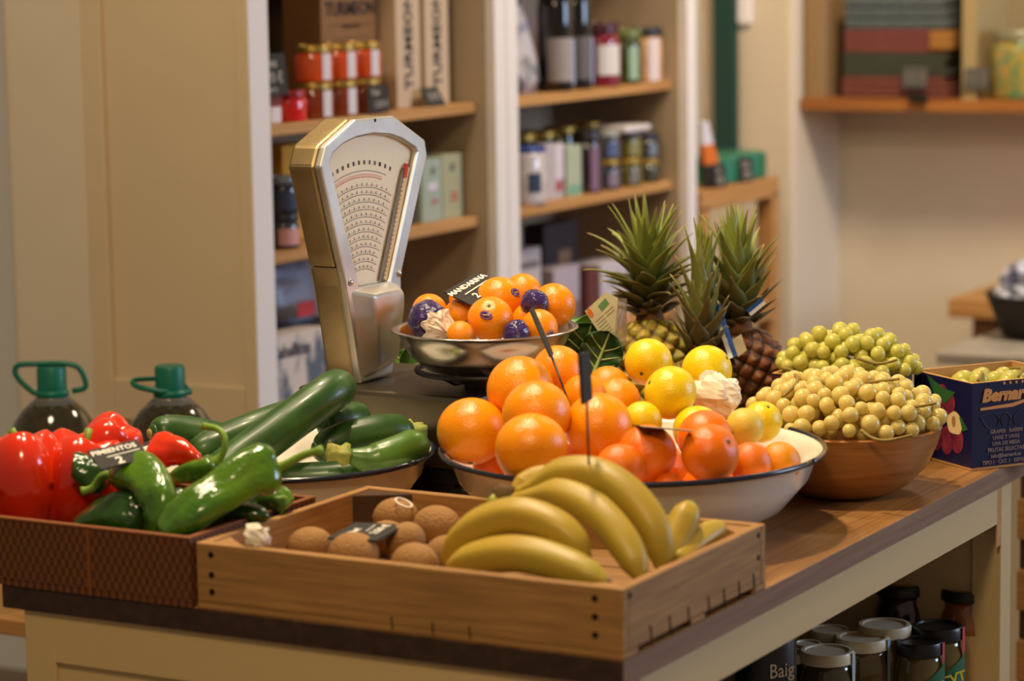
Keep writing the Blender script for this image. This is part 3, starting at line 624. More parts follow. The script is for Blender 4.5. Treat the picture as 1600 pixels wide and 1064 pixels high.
# ---------------------------------------------------------------- the counter scale
xf = -.668
sc = thing('counter_scale', (-.55, .68, .9001), 'old metal counter scale with a fan-shaped dial behind the zucchinis', 'scale')
bx0, bx1, by0, by1, bz0, bz1 = -.735, -.487, .581, .792, .932, 1.02
MB().box((bx0, by0, bz0), (bx1, by1, bz1)).build('base_housing', 'base_steel_shaded', sc, bevel=.006)
MB().box((bx0 + .03, by0 + .006, .915), (bx1 - .02, by1 - .01, .932)).build('under_plate', 'black_plastic', sc)
for x in (-.66, -.515):
    for y in (.605, .765): MB().lathe((x, y, .9003), [(.016, 0), (.017, .004), (.012, .015)], 20).build('foot', 'black_plastic', sc, smooth=True)
out = [(-0.6680, 0.6204, 1.0201), (-0.6680, 0.5935, 1.1410), (-0.6680, 0.5445, 1.2880), (-0.6680, 0.5574, 1.3126), (-0.6680, 0.6230, 1.3393), (-0.6680, 0.7105, 1.3386), (-0.6680, 0.7830, 1.3042), (-0.6680, 0.7875, 1.2844), (-0.6680, 0.7188, 1.1409), (-0.6680, 0.7197, 1.1089), (-0.6680, 0.6938, 1.0221)]
win = [(-0.6680, 0.6224, 1.1379), (-0.6680, 0.5654, 1.2924), (-0.6680, 0.5721, 1.3025), (-0.6680, 0.5935, 1.3115), (-0.6680, 0.6249, 1.3174), (-0.6680, 0.6625, 1.3191), (-0.6680, 0.6991, 1.3155), (-0.6680, 0.7317, 1.3074), (-0.6680, 0.7586, 1.2961), (-0.6680, 0.7630, 1.2902), (-0.6680, 0.6916, 1.1370)]
D = .037
head = [Vector(p) for p in out]
# housing behind the dial: head and column are one casting, the column a little slimmer
zsplit = 1.165
def at_z(a, b, z): t = (z - a.z) / (b.z - a.z); return a + (b - a) * t
L_s = at_z(head[1], head[2], zsplit); R_s = at_z(head[8], head[7], zsplit)
upper = [L_s] + head[2:8] + [R_s]
MB().prism([p + Vector((-.0105, 0, 0)) for p in upper], (-D, 0, 0)).build('head_housing', 'side_metal_warm_lit', sc, bevel=.004)
low = [head[0], head[1], L_s, R_s, head[8], head[9], head[10]]
cen = sum(low, Vector()) / len(low)
MB().prism([Vector((p.x - .0105, cen.y + (p.y - cen.y) * .965, p.z)) for p in low], (-D * 1.05, 0, 0)).build('column', 'side_metal_warm_lit', sc, bevel=.004)
# front casting with the fan window cut out
bm = bmesh.new(); vo = [bm.verts.new(p) for p in head]; vi = [bm.verts.new(Vector(p)) for p in win]
es = [bm.edges.new((a[i], a[(i+1) % len(a)])) for a in (vo, vi) for i in range(len(a))]
bmesh.ops.triangle_fill(bm, use_beauty=True, use_dissolve=False, edges=es)
fm = MB(); fm.v = [v.co.copy() for v in bm.verts]; bm.verts.index_update(); fm.f = [tuple(v.index for v in f.verts) for f in bm.faces]; bm.free()
nv = len(fm.v); F = list(fm.f)
fm.v += [p + Vector((-.010, 0, 0)) for p in fm.v]; fm.f += [tuple(i + nv for i in f[::-1]) for f in F]
no, ni = len(vo), len(vi)
fm.f += [(i, (i+1) % no, (i+1) % no + nv, i + nv) for i in range(no)] + [(no + i, no + (i+1) % ni, no + (i+1) % ni + nv, no + i + nv) for i in range(ni)]
fm.build('front_frame', 'aluminium', sc, bevel=.0028)
MB().prism([Vector(p) + Vector((-.0088, 0, 0)) for p in win], (-.0012, 0, 0)).build('dial_plate', 'dial_paper', sc)
# printed scales: arcs about one centre, graduations and figures
dc = Vector((-0.6680, 0.6424, 1.0908)); dx = xf - .0082
def dp(r, a): return Vector((dx, dc.y + r * math.sin(a), dc.z + r * math.cos(a)))
tilt = -.015
rows = [.066 + .0090 * i for i in range(12)]
mb = MB()
def arc(r, a0, a1, w, n=30):
    for i in range(n):
        a, b = a0 + (a1 - a0) * i / n, a0 + (a1 - a0) * (i + 1) / n
        mb._add([dp(r, a), dp(r, b), dp(r + w, b), dp(r + w, a)], [(0, 1, 2, 3)])
for i, r in enumerate(rows):
    sp = .46 - .0085 * i
    arc(r, -sp + tilt, .455 + tilt, .0007)
    n = 7 + i // 2
    for k in range(n * 4):
        a = -sp + (sp + .44) * k / (n * 4); w = .0008 if k % 4 else .0020; hh = .0010 if k % 4 else .0032
        q = dp(r + .0022, a + tilt); t = Vector((0, math.cos(a), -math.sin(a))) * w * .4; up = Vector((0, math.sin(a), math.cos(a))) * hh
        mb._add([q - t, q + t, q + t + up, q - t + up], [(0, 1, 2, 3)])
arc(rows[-1] + .020, -.40 + tilt, .34 + tilt, .0007)
for k in range(13):
    a = -.38 + .74 * k / 12
    q = dp(rows[-1] + .028, a); t = Vector((0, math.cos(a), -math.sin(a))) * .0022; up = Vector((0, math.sin(a), math.cos(a))) * .005
    mb._add([q - t, q + t, q + t + up, q - t + up], [(0, 1, 2, 3)])
mb.build('dial_print', 'ink', sc)
mb = MB(); arc(rows[-1] + .0125, -.38 + tilt, .29 + tilt, .0008)
for k in range(40):
    a = -.37 + .64 * k / 39; q = dp(rows[-1] + .0145, a); t = Vector((0, math.cos(a), -math.sin(a))) * .0004; up = Vector((0, math.sin(a), math.cos(a))) * .0024
    mb._add([q - t, q + t, q + t + up, q - t + up], [(0, 1, 2, 3)])
mb.build('dial_print', 'ink_red', sc)
# pointer column at the right of the fan, with its red tip
def strip(pts, th): return MB().prism(pts, (th, 0, 0))
q = [(-0.6745, 0.6843, 1.1389), (-0.6745, 0.6932, 1.1379), (-0.6745, 0.7515, 1.2718), (-0.6745, 0.7425, 1.2749)]
strip(q, .002).build('pointer_strip', K('pointer_cream', '#efd39a', .6), sc)
q = [(-0.6745, 0.6754, 1.1399), (-0.6745, 0.6828, 1.1383), (-0.6745, 0.7423, 1.2694), (-0.6745, 0.7364, 1.2730)]
strip(q, .001).build('pointer_shadow', K('pointer_grey', '#8a8272', .6), sc)
q = [(-0.6740, 0.7366, 1.2611), (-0.6740, 0.7434, 1.2598), (-0.6740, 0.7486, 1.2768), (-0.6740, 0.7418, 1.2781)]
strip(q, .002).build('red_pointer', 'ink_red', sc)
mb = MB()
P0, P1 = Vector((-0.6722, 0.6851, 1.1397)), Vector((-0.6722, 0.7416, 1.2711))
for k in range(26):
    c_ = P0.lerp(P1, k / 25); w = .0013 if k % 5 else .0022
    mb.box((c_.x - .0001, c_.y - w, c_.z - .0005), (c_.x + .0002, c_.y + w, c_.z + .0005))
mb.build('pointer_marks', K('mark_dark', '#5a4630', .7), sc)
MB().prism([Vector(p) + Vector((-.0035, 0, 0)) for p in win], (-.0008, 0, 0)).build('glass_pane', K('pane', '#ffffff', .02, trans=1, ior=1.05, spec=.3), sc)
# raised lever cover under the window
cv = [(-0.6680, 0.6039, 1.1351), (-0.6680, 0.6140, 1.1355), (-0.6680, 0.6960, 1.1355), (-0.6680, 0.7153, 1.1293), (-0.6680, 0.7160, 1.1101), (-0.6680, 0.6917, 1.0336), (-0.6680, 0.6235, 1.0259)]
cvo = [Vector(p) for p in cv]; cc = sum(cvo, Vector()) / len(cvo)
m_ = MB(); n_ = len(cvo)
fr = [Vector((xf + .018, cc.y + (p.y - cc.y) * .62, cc.z + (p.z - cc.z) * .80)) for p in cvo]
m_._add(cvo + fr, [(i, (i+1) % n_, n_ + (i+1) % n_, n_ + i) for i in range(n_)] + [tuple(range(n_, 2*n_))])
m_.build('lever_cover', 'aluminium', sc, bevel=.006, smooth=True)
for p in ((-0.6680, 0.6023, 1.1461), (-0.6680, 0.7129, 1.1447)):
    MB().lathe(p, [(.0045, 0), (.0042, .002), (.002, .0032), (.0005, .0034)], 16, axis=(1, 0, 0)).build('screw', 'steel', sc, smooth=True)
MB().lathe((-0.6682, 0.6664, 1.3358), [(.0024, 0), (.0022, .0006), (.0005, .0007)], 12, axis=(1, 0, 0)).build('screw', 'wire', sc, smooth=True)
pcx, pcy = -.521, .667
MB().lathe((pcx, pcy, 1.0195), [(.026, 0), (.026, .010), (.03, .012), (.03, .015)], 28).build('pan_post', 'black_plastic', sc, smooth=True, angle=.6)
MB().tube([(pcx + .082*math.cos(2*PI*i/48), pcy + .082*math.sin(2*PI*i/48), 1.0415) for i in range(49)], .0035, 8).build('pan_ring', 'black_plastic', sc, smooth=True)
for k in range(3):
    a = 2*PI*k/3 + .4
    MB().tube([(pcx + .02*math.cos(a), pcy + .02*math.sin(a), 1.031), (pcx + .06*math.cos(a), pcy + .06*math.sin(a), 1.032), (pcx + .082*math.cos(a), pcy + .082*math.sin(a), 1.0415)], .0035, 8).build('pan_arm', 'black_plastic', sc, smooth=True)
pn = thing('scale_pan', (pcx, pcy, 1.035), 'round stainless steel pan on the scale, full of mandarins', 'pan')
pp_ = [(.001, 0), (.045, .0008), (.070, .008), (.089, .024), (.100, .042), (.104, .052), (.110, .0548), (.1125, .0553), (.112, .0568), (.106, .0568), (.1015, .053), (.097, .042), (.086, .0255), (.068, .010), (.044, .003), (.001, .0022)]
MB().lathe((pcx, pcy, 1.035), pp_, 80, cap=False).build('pan_bowl', 'steel', pn, smooth=True)

# ---------------------------------------------------------------- citrus
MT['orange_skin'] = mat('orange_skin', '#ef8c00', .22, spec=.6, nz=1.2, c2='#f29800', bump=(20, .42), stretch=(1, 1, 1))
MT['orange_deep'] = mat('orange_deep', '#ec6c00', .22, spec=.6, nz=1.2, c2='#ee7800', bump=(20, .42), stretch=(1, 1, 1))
MT['lemon_skin'] = mat('lemon_skin', '#ecc60a', .22, spec=.6, nz=2.5, c2='#eed016', bump=(15, .42), stretch=(1, 1, 1))
MT['lemon_pale'] = mat('lemon_pale', '#dcc03c', .32, sss=.06, nz=2.5, c2='#d6bb50', bump=(15, .42), stretch=(1, 1, 1))
for k in ('orange_skin', 'orange_deep', 'lemon_skin', 'lemon_pale'):
    b = MT[k].node_tree.nodes['Bump']; b.inputs['Distance'].default_value = .0014
K('stem_scar', '#5d5a22', .8)
def citrus_mesh(name, m, lemon=False):
    pr = []
    n = 26
    for i in range(n + 1):
        t = PI * i / n; r, h = math.sin(t), -math.cos(t)
        if lemon:
            h *= 1.30; r *= .95 - .05 * abs(h) / 1.3
            if i > n - 4: h += .16 * (i - (n - 4)) / 4; r = max(.001, r * (1 - .25*(i - (n-4))/4))
            if i < 3: h -= .05 * (3 - i) / 3
        else:
            h *= .955
            if i >= n - 2: h -= .03 * (i - (n - 2))
        pr.append((max(r, .001), h))
    return MB().lathe((0, 0, 0), pr, 44).build(name, m, smooth=True)
def fruit_proto(name, m, lemon=False):
    o = citrus_mesh(name, m, lemon)
    if lemon: MB().lathe((0, 0, -1.345), [(.10, .03), (.07, -.01), (.02, -.015)], 12).build('stem_scar', 'stem_scar', o, smooth=True); MB().lathe((0, 0, 1.445), [(.07, 0), (.045, .02), (.01, .022)], 10).build('tip', 'stem_scar', o, smooth=True)
    else: MB().lathe((0, 0, .912), [(.085, -.02), (.075, .02), (.035, .012), (.01, .02)], 9).build('stem_scar', 'stem_scar', o, smooth=True)
    return o
protos = {k: fruit_proto(*a) for k, a in {'o': ('orange', 'orange_skin'), 'd': ('orange', 'orange_deep'), 'l': ('lemon', 'lemon_skin'), 'p': ('lemon', 'lemon_pale')}.items()}
used = set()
def place(kind, loc, s, axis, label, group, cat, name=None, sq=(1, 1, 1)):
    p = protos[kind]
    if kind in used: o = dup(p)
    else: o = p; used.add(kind)
    o.location = loc; o.rotation_euler = Vector(axis).to_track_quat('Z', 'Y').to_euler(); o.scale = (s*sq[0], s*sq[1], s*sq[2])
    if name: o.name = name
    return tag(o, label, cat, group)
GO, GL = 'oranges heaped in the enamel bowl', 'lemons on top of the oranges'
O = [
 ('o', (-0.398, 0.421, 1.014), 0.0387, (0.1252, -0.3570, -0.9257), 'big orange at the left end of the heap, its stem scar on top'),
 ('o', (-0.278, 0.339, 1.017), 0.0390, (-.3, .6, .7), 'big orange at the front of the heap, second from the left, over the bananas'),
 ('o', (-0.306, 0.402, 1.042), 0.0375, (0.5764, -0.6388, -0.5096), 'orange with brown stem scar facing up, between the left orange and the spike'),
 ('o', (-0.367, 0.476, 1.054), 0.0376, (-.5, .7, -.2), 'orange at the upper left of the heap, below the scale pan'),
 ('o', (-0.353, 0.540, 1.065), 0.0310, (.3, .8, .2), 'topmost orange of the heap, right under the pan, behind the thin spike'),
 ('o', (-0.301, 0.503, 1.046), 0.0258, (.2, .9, .2), 'orange half hidden between thin spike and black banana sign'),
 ('o', (-0.285, 0.550, 1.034), 0.0280, (.2, .9, -.2), 'orange right of the black banana sign, left of the front lemon'),
 ('o', (-0.319, 0.596, 1.041), 0.0255, (.2, .9, .1), 'small orange at the back, left of the rear lemon, under the leafy greens'),
 ('o', (-0.256, 0.450, 1.025), 0.0370, (-.4, .6, -.5), 'large orange in the middle of the heap, behind the black banana sign spike'),
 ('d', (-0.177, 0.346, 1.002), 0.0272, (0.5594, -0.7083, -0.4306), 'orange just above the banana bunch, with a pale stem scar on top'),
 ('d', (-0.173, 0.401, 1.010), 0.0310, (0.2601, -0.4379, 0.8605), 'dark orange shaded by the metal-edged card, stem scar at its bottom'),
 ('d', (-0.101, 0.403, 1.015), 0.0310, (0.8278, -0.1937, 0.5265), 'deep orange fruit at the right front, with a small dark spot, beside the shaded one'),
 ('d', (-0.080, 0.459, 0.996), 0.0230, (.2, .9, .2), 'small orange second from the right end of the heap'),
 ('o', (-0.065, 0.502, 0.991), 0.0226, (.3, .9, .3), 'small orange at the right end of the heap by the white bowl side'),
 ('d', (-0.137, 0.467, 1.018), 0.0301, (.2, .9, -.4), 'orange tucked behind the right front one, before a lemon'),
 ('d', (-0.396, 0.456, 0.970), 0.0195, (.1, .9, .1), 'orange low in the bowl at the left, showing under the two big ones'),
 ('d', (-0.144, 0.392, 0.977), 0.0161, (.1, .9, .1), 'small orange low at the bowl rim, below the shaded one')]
for k, l, s, a, lb in O: place(k, l, s, a, lb, GO, 'orange')
for i in range(8):   # the layer that carries the heap
    a = 2*PI*i/7; r_ = .098 if i < 7 else 0
    place('d', (-.246 + r_*math.cos(a), .511 + r_*math.sin(a), .9455), .0385, (math.cos(i*2), math.sin(i*3), .5), 'orange buried in the bowl under the heap', GO, 'orange')
Lm = [
 ('l', (-0.285, 0.631, 1.068), 0.0278, (0.1058, -0.9200, -0.3774), 'lemon on top at the rear left, before the pineapple', (1, 1, 1)),
 ('l', (-0.219, 0.552, 1.049), 0.0300, (-0.6336, -0.6143, 0.4704), 'long lemon in front with its dark tip pointing left', (1, 1, 1)),
 ('l', (-0.231, 0.672, 1.056), 0.0292, (0.8148, 0.1997, 0.5443), 'lemon at the upper right with its nipple pointing right, before the dark pineapple', (1, 1, 1.05)),
 ('l', (-0.229, 0.502, 1.024), 0.0224, (.3, .8, .3), 'lemon peeping out under the long one, above the metal-edged card', (1, 1, 1)),
 ('p', (-0.126, 0.545, 1.018), 0.0212, (-0.3526, -0.9138, -0.2017), 'pale lemon with a scarred skin, left of the rightmost lemon', (1, 1, 1)),
 ('l', (-0.177, 0.533, 1.013), 0.0275, (-.2, .7, .5), 'lemon mostly hidden behind an orange, below the crumpled tissue', (1, 1, 1)),
 ('l', (-0.139, 0.620, 1.011), 0.0226, (0.4735, -0.3085, 0.8250), 'rightmost lemon by the bowl edge, before the grapes', (1, 1, 1.1))]
for k, l, s, a, lb, sq in Lm: place(k, l, s, a, lb, GL, 'lemon', sq=sq)
# crumpled tissue between the lemons
K('tissue', '#e9dcc8', .85)
def tissue(p, rx, ry, rz, seed, label):
    o = thing('crumpled_tissue', p, label, 'tissue paper')
    crinkle(p[0], p[1], p[2], rx, ry, rz, 1.5, .20, seed, 26, 18).build('paper', 'tissue', o)
    return o
tissue((-0.2006, 0.6320, 1.0357), .030, .022, .024, 11, 'crumpled white tissue paper between the lemons')
# mandarins
MT['mandarin_skin'] = mat('mandarin_skin', '#f08a00', .22, spec=.6, nz=1.2, c2='#f68e00', bump=(15, .42), stretch=(1, 1, 1))
MT['mandarin_skin'].node_tree.nodes['Bump'].inputs['Distance'].default_value = .0014
protos['m'] = fruit_proto('mandarin', 'mandarin_skin')
GM = 'mandarins in the scale pan'
K('wrap_purple', '#2a1a48', .25, coat=.6, nz=40, c2='#3a2560', bump=(110, .9)); MT['wrap_purple'].node_tree.nodes['Bump'].inputs['Distance'].default_value = .004; K('wrap_white', '#efe0cf', .5, nz=30, c2='#d9c2ac'); K('sticker_purple', '#3b1d6e', .35, coat=.3); K('sticker_line', '#c98a5a', .4)
def sticker(fr, c, R, n, w=.30, h=.20):
    """little oval label wrapped on the skin, a part of the fruit"""
    n = Vector(n).normalized(); z = Vector((0, 0, 1)); u = z.cross(n).normalized(); u = (u + z * -.35).normalized(); u = (u - n * u.dot(n)).normalized(); v = n.cross(u)
    def sh(ws, hs, k):
        mb = MB(); pts = []
        for j in range(4):
            for i in range(20):
                a = 2*PI*i/20; q = n + u * math.cos(a) * ws * j/3 + v * math.sin(a) * hs * j/3
                pts.append(Vector(c) + q.normalized() * R * k)
        return mb._add(pts, [(j*20+i, j*20+(i+1) % 20, (j+1)*20+(i+1) % 20, (j+1)*20+i) for j in range(3) for i in range(20)])
    for nm, a, b, k, m_ in (('sticker', w, h, 1.006, 'sticker_purple'),):
        o = sh(a, b, k).build(nm, m_, smooth=True, local=True); 
        o.parent = fr; o.matrix_parent_inverse = fr.matrix_basis.inverted()
        t = MB().tube([Vector(c) + (n + u*math.cos(2*PI*i/24)*a*.8 + v*math.sin(2*PI*i/24)*b*.78).normalized()*R*(k+.004) for i in range(25)], R*.012, 5)
        t.tube([Vector(c) + (n + u*x*a + v*b*.15*math.sin(x*6)).normalized()*R*(k+.006) for x in [(-.5 + .1*i) for i in range(11)]], R*.025, 5)
        p = t.build('sticker_print', 'sticker_line', local=True); p.parent = o
Mn = [
 ((-.608, .685, 1.104), .0218, (0, .6, .4), 'mandarin at the left end, under the white twist of paper', None),
 ((-.562, .683, 1.101), .0216, (0, .7, .3), 'mandarin below the price card, left of the foremost one', (0.7979, -0.5161, -0.3114)),
 ((-.513, .596, 1.092), .0165, (.3, .8, .2), 'small mandarin low at the front rim, left of the foremost one', None),
 ((-.497, .639, 1.106), .0272, (0.3015, -0.6190, 0.7252), 'foremost large mandarin with an oval purple sticker in front', (0.3042, -0.9046, 0.2985)),
 ((-.523, .707, 1.119), .0286, (-.3, .8, .4), 'large top mandarin with a sticker at its right, beside the price card', (0.9093, -0.1387, 0.3924)),
 ((-.517, .756, 1.123), .0235, (.2, .8, .3), 'mandarin at the back on top of the pile, between two larger ones', None),
 ((-.458, .726, 1.114), .0266, (.4, .8, .3), 'large mandarin at the right end with a sticker at its upper left', (-0.0588, -0.9693, -0.2386)),
 ((-.445, .665, 1.095), .0225, (.4, .7, .4), 'mandarin low at the right rim with a pale label', (0.8917, -0.3745, -0.2543)),
 ((-.474, .689, 1.100), .0190, (.2, .8, .1), 'mandarin half hidden behind the spike, among the purple wrappers', None),
 ((-.588, .735, 1.113), .0195, (.2, .8, .1), 'mandarin hidden behind the price card', None)]
for l, s, a, lb, st_ in Mn:
    o = place('m', l, s, a, lb, GM, 'mandarin')
    bpy.context.view_layer.update()
    if st_: sticker(o, l, s, st_)
def wrapped(loc, r, label, seed, cap=None):
    o = thing('wrapped_mandarin', loc, label, 'mandarin', 'mandarins in purple tissue')
    def fn(u, v):
        a, t = 2*PI*u, PI*v; d = Vector((math.sin(t)*math.cos(a), math.sin(t)*math.sin(a), math.cos(t)))
        k = .98 + .08*noise.noise(d*1.6 + Vector((seed, 0, 0))) + .045*abs(noise.noise(d*5 + Vector((seed, 3, 0)))) + .045*abs(noise.noise(d*12 + Vector((seed, 5, 0))))
        return Vector(loc) + d*r*k
    MB().grid(fn, 72, 44).build('wrapper', 'wrap_purple', o, smooth=True)
    if cap:
        n = Vector(cap).normalized(); q = n.to_track_quat('Z', 'Y')
        def cf(u, v):
            a = 2*PI*u; t = .05 + (.85 + .3*noise.noise(Vector((math.cos(a)*2, math.sin(a)*2, seed))))*v; k = 1.08 + .30*abs(noise.noise(Vector((math.cos(a)*2.2, math.sin(a)*2.2, v*2 + seed)))) + .35*(1-v)**2
            return Vector(loc) + q @ (Vector((math.sin(t)*math.cos(a), math.sin(t)*math.sin(a), math.cos(t))) * r * k)
        MB().grid(cf, 44, 12).build('white_paper', 'wrap_white', o)
    return o
wrapped((-.570, .618, 1.103), .0240, 'mandarin in purple tissue with white paper twist, at the left rim of the pan', 1, cap=(0.8904, -0.3330, -0.3103))
wrapped((-.462, .685, 1.121), .0170, 'mandarin in purple tissue near the top, left of the large right mandarin', 2)
wrapped((-.457, .630, 1.092), .0165, 'mandarin in purple tissue low at the front rim, right of the foremost mandarin', 3)
card((-0.5744, 0.6640, 1.1321), (-0.5621, 0.7220, 1.1491), (-0.5322, 0.6580, 1.1167), 'black card chalked MANDARINA 2, lying on the mandarins in the pan', [('MANDARINA', .0112, .5, .24), ('2', .015, .34, .74)], rule=(.20, .92, .48, .0016))

# ---------------------------------------------------------------- kiwis
MT['kiwi_skin'] = mat('kiwi_skin', '#a97c44', .7, nz=1.6, c2='#8a6034', bump=(300, .35), stretch=(.03, .03, .03))
MT['kiwi_skin'].node_tree.nodes['Bump'].inputs['Distance'].default_value = .02
pr = [(max(.001, math.sin(PI*i/22)*(1 - .0*i)), -1.22*math.cos(PI*i/22)) for i in range(23)]
kp = MB().lathe((0, 0, 0), pr, 36).build('kiwi', 'kiwi_skin', smooth=True)
MB().lathe((0, 0, -1.235), [(.16, .02), (.12, -.02), (.03, -.03)], 10).build('stem_end', K('kiwi_end', '#4a2f16', .9), kp, smooth=True)
KW = [
 ((-.379, .228, .9565), .0198, (.9, .3, .05), 'kiwi with the white sticker ring, at the back by the dark corner block'),
 ((-.332, .233, .9500), .0213, (.9, .2, -.05), 'large kiwi at the back right, beside the bananas'),
 ((-.318, .146, .9505), .0196, (0.6779, -0.1651, 0.7164), 'kiwi in the middle with its dark stem end facing forward'),
 ((-.345, .092, .9480), .0216, (.95, .1, .05), 'kiwi in front below the price card'),
 ((-.268, .082, .9475), .0205, (.95, -.1, .05), 'kiwi at the front right, half hidden by the crate board'),
 ((-.272, .150, .9440), .0178, (.7, .5, .05), 'kiwi half hidden behind the left end of the bananas'),
 ((-.410, .113, .9455), .0195, (.8, .4, .05), 'kiwi at the left end, near the crumpled tissue'),
 ((-.363, .182, .9450), .0175, (.6, .6, .05), 'kiwi under the right end of the price card')]
for i, (l, s, a, lb) in enumerate(KW):
    o = kp if i == 0 else dup(kp)
    o.location = l; o.rotation_euler = Vector(a).to_track_quat('Z', 'Y').to_euler(); o.scale = (s, s, s)
    tag(o, lb, 'kiwi', 'kiwis in the wooden crate')
bpy.context.view_layer.update()
rg = MB().tube([Vector((-.3655 + .0085*math.cos(2*PI*i/20), .222 + .0085*math.sin(2*PI*i/20), .9735 - .45*.0085*math.cos(2*PI*i/20))) for i in range(21)], .0011, 6).build('sticker_ring', K('sticker_white', '#efe6da', .5), local=True)
rg.parent = kp; rg.matrix_parent_inverse = kp.matrix_basis.inverted()
card((-0.3731, 0.0880, 0.9624), (-0.3753, 0.1450, 0.9671), (-0.3161, 0.0880, 0.9644), 'black chalked price card lying on the kiwis', [('Kiwi', .012, .40, .30), ('2.50 €', .012, .62, .72)], rule=(.45, .85, .52, .0011), thick=.0025)
tissue((-0.4085, 0.0180, 0.9742), .0135, .011, .011, 5, 'crumpled white tissue on the front left corner of the crate')

# ---------------------------------------------------------------- bananas
MT['banana_skin'] = mat('banana_skin', '#b8942e', .42, nz=9, c2='#a89434', sss=.05, stretch=(1, 1, 1), thr=(.3, .7))
K('banana_stem', '#9aa030', .5); K('banana_tip', '#3a2c18', .8); K('banana_crown', '#5c4420', .8)
def banana(parent, pts, r, stem=None, name='banana', cut=False, up=(0, 0, 1)):
    P = smooth_pts(pts, 34); n = len(P)
    prof = lambda t: interp(t, (0, .04, .12, .3, .55, .78, .9, .96, 1), (.55, .72, .88, 1, 1, .92, .72, .45, .26) if not stem else (.30, .30, .45, .92, 1, .95, .75, .45, .26))
    mb = MB().tube(P, [r * prof(i/(n-1)) for i in range(n)], 20, lobe=lambda g, t: 1 + .045*math.cos(5*g + .6), up=up)
    b = mb.build(name, 'banana_skin', parent, smooth=True)
    d = (P[-1] - P[-2]).normalized()
    MB().tube([P[-1] - d*.001, P[-1] + d*.004], [r*.28, r*.22], 10).build('tip', 'banana_tip', b)
    return b
bb = thing('banana_bunch', (-.13, .10, .926), 'bunch of yellow bananas in the right half of the crate', 'bananas', 'banana bunches in the crate')
banana(bb, [(-0.2129, 0.0620, 0.9509), (-0.1823, 0.0548, 0.9653), (-0.1398, 0.0476, 0.9758), (-0.1028, 0.0424, 0.9761), (-0.0641, 0.0392, 0.9689), (-0.0327, 0.0360, 0.9607)], .0178)
banana(bb, [(-0.2293, 0.0850, 0.9496), (-0.2145, 0.0827, 0.9742), (-0.1879, 0.0803, 0.9934), (-0.1527, 0.0780, 1.0056), (-0.1192, 0.0760, 1.0028), (-0.0903, 0.0740, 0.9898), (-0.0726, 0.0720, 0.9717)], .0180)
banana(bb, [(-0.1964, 0.1500, 1.0060), (-0.1628, 0.1383, 1.0123), (-0.1283, 0.1267, 1.0186), (-0.0918, 0.1150, 1.0126), (-0.0614, 0.1033, 0.9978), (-0.0369, 0.0917, 0.9766), (-0.0199, 0.0800, 0.9551)], .0172, stem=True)
banana(bb, [(-0.1977, 0.1550, 1.0089), (-0.1724, 0.1536, 1.0189), (-0.1431, 0.1521, 1.0329), (-0.1073, 0.1507, 1.0367), (-0.0737, 0.1469, 1.0245), (-0.0462, 0.1406, 1.0050), (-0.0292, 0.1343, 0.9811), (-0.0223, 0.1280, 0.9521)], .0178, stem=True)
banana(bb, [(-0.2049, 0.1600, 1.0061), (-0.1981, 0.1767, 1.0145), (-0.1840, 0.1867, 1.0210), (-0.1635, 0.1900, 1.0227)], .0120, stem=True)
MB().tube([(-0.2152, 0.1500, 1.0045), (-0.2070, 0.1510, 1.0082), (-0.1932, 0.1520, 1.0091)], [.0075, .0095, .007], 12, lobe=lambda g, t: 1 + .18*math.cos(3*g)).build('crown', 'banana_crown', bb, smooth=True)
MB().tube([(-0.2139, 0.1350, 1.0009), (-0.2080, 0.1400, 1.0069)], [.0045, .006], 10).build('stem', 'banana_stem', bb, smooth=True)
b2 = thing('banana_bunch', (-.045, .22, .926), 'pair of bananas at the right of the crate, pointing up behind the big bunch', 'bananas', 'banana bunches in the crate')
def blunt(parent, pts, r):
    P = smooth_pts(pts, 24); n = len(P)
    b = MB().tube(P, [r * interp(i/(n-1), (0, .08, .25, .7, 1), (.55, .80, 1, 1, .8)) for i in range(n)], 20, lobe=lambda g, t: 1 + .05*math.cos(5*g + .3)).build('banana', 'banana_skin', parent, smooth=True)
    d = (P[0] - P[1]).normalized()
    MB().tube([P[0] - d*.001, P[0] + d*.003], [r*.5, r*.35], 10).build('tip', 'banana_stem', b)
blunt(b2, [(-0.0443, 0.2350, 0.9956), (-0.0449, 0.2217, 0.9815), (-0.0481, 0.2050, 0.9628), (-0.0496, 0.1850, 0.9464)], .0155)
blunt(b2, [(-0.0299, 0.2750, 0.9674), (-0.0342, 0.2483, 0.9632), (-0.0360, 0.2200, 0.9571), (-0.0355, 0.1900, 0.9480)], .0135)

# ---------------------------------------------------------------- tags on spikes
K('spike', '#1c1815', .35)
def spike_tag(top, bot, tip, across, w, label, th=.0022, slant=0):
    top, bot, tip, ac = Vector(top), Vector(bot), Vector(tip), Vector(across).normalized()
    o = thing('spiked_price_tag', tip, label, 'price tag', 'price tags on spikes')
    ax = (bot - top).normalized(); nrm = ax.cross(ac).normalized()
    a = top - ac*w/2 - nrm*th/2; b_ = bot - ac*w/2 - nrm*th/2
    MB().prism([a - ax*slant, a + ac*w, b_ + ac*w, b_], nrm * th).build('board', 'black_card', o, bevel=.0006)
    MB().tube([bot - (bot - top)*.1, tip], [.0013, .0011], 8).build('spike', 'spike', o, smooth=True)
    return o
spike_tag((-0.3593, 0.4900, 1.1436), (-0.3213, 0.4660, 1.0961), (-0.2810, 0.4350, 1.0438), (-.40, .91, -.05), .030, 'thin black tag on a slanted spike stuck in the oranges', th=.003)
spike_tag((-0.1098, 0.1400, 1.1551), (-0.1070, 0.1400, 1.1089), (-0.1053, 0.1400, 1.0318), (-.22, .96, 0), .034, 'black tag seen edge-on, on an upright spike stuck in the bananas', th=.0035, slant=.003)
mc = thing('metal_edged_card', (-.14, .38, 1.03), 'black tag with metal edge seen edge-on, lying over the right oranges', 'price tag')
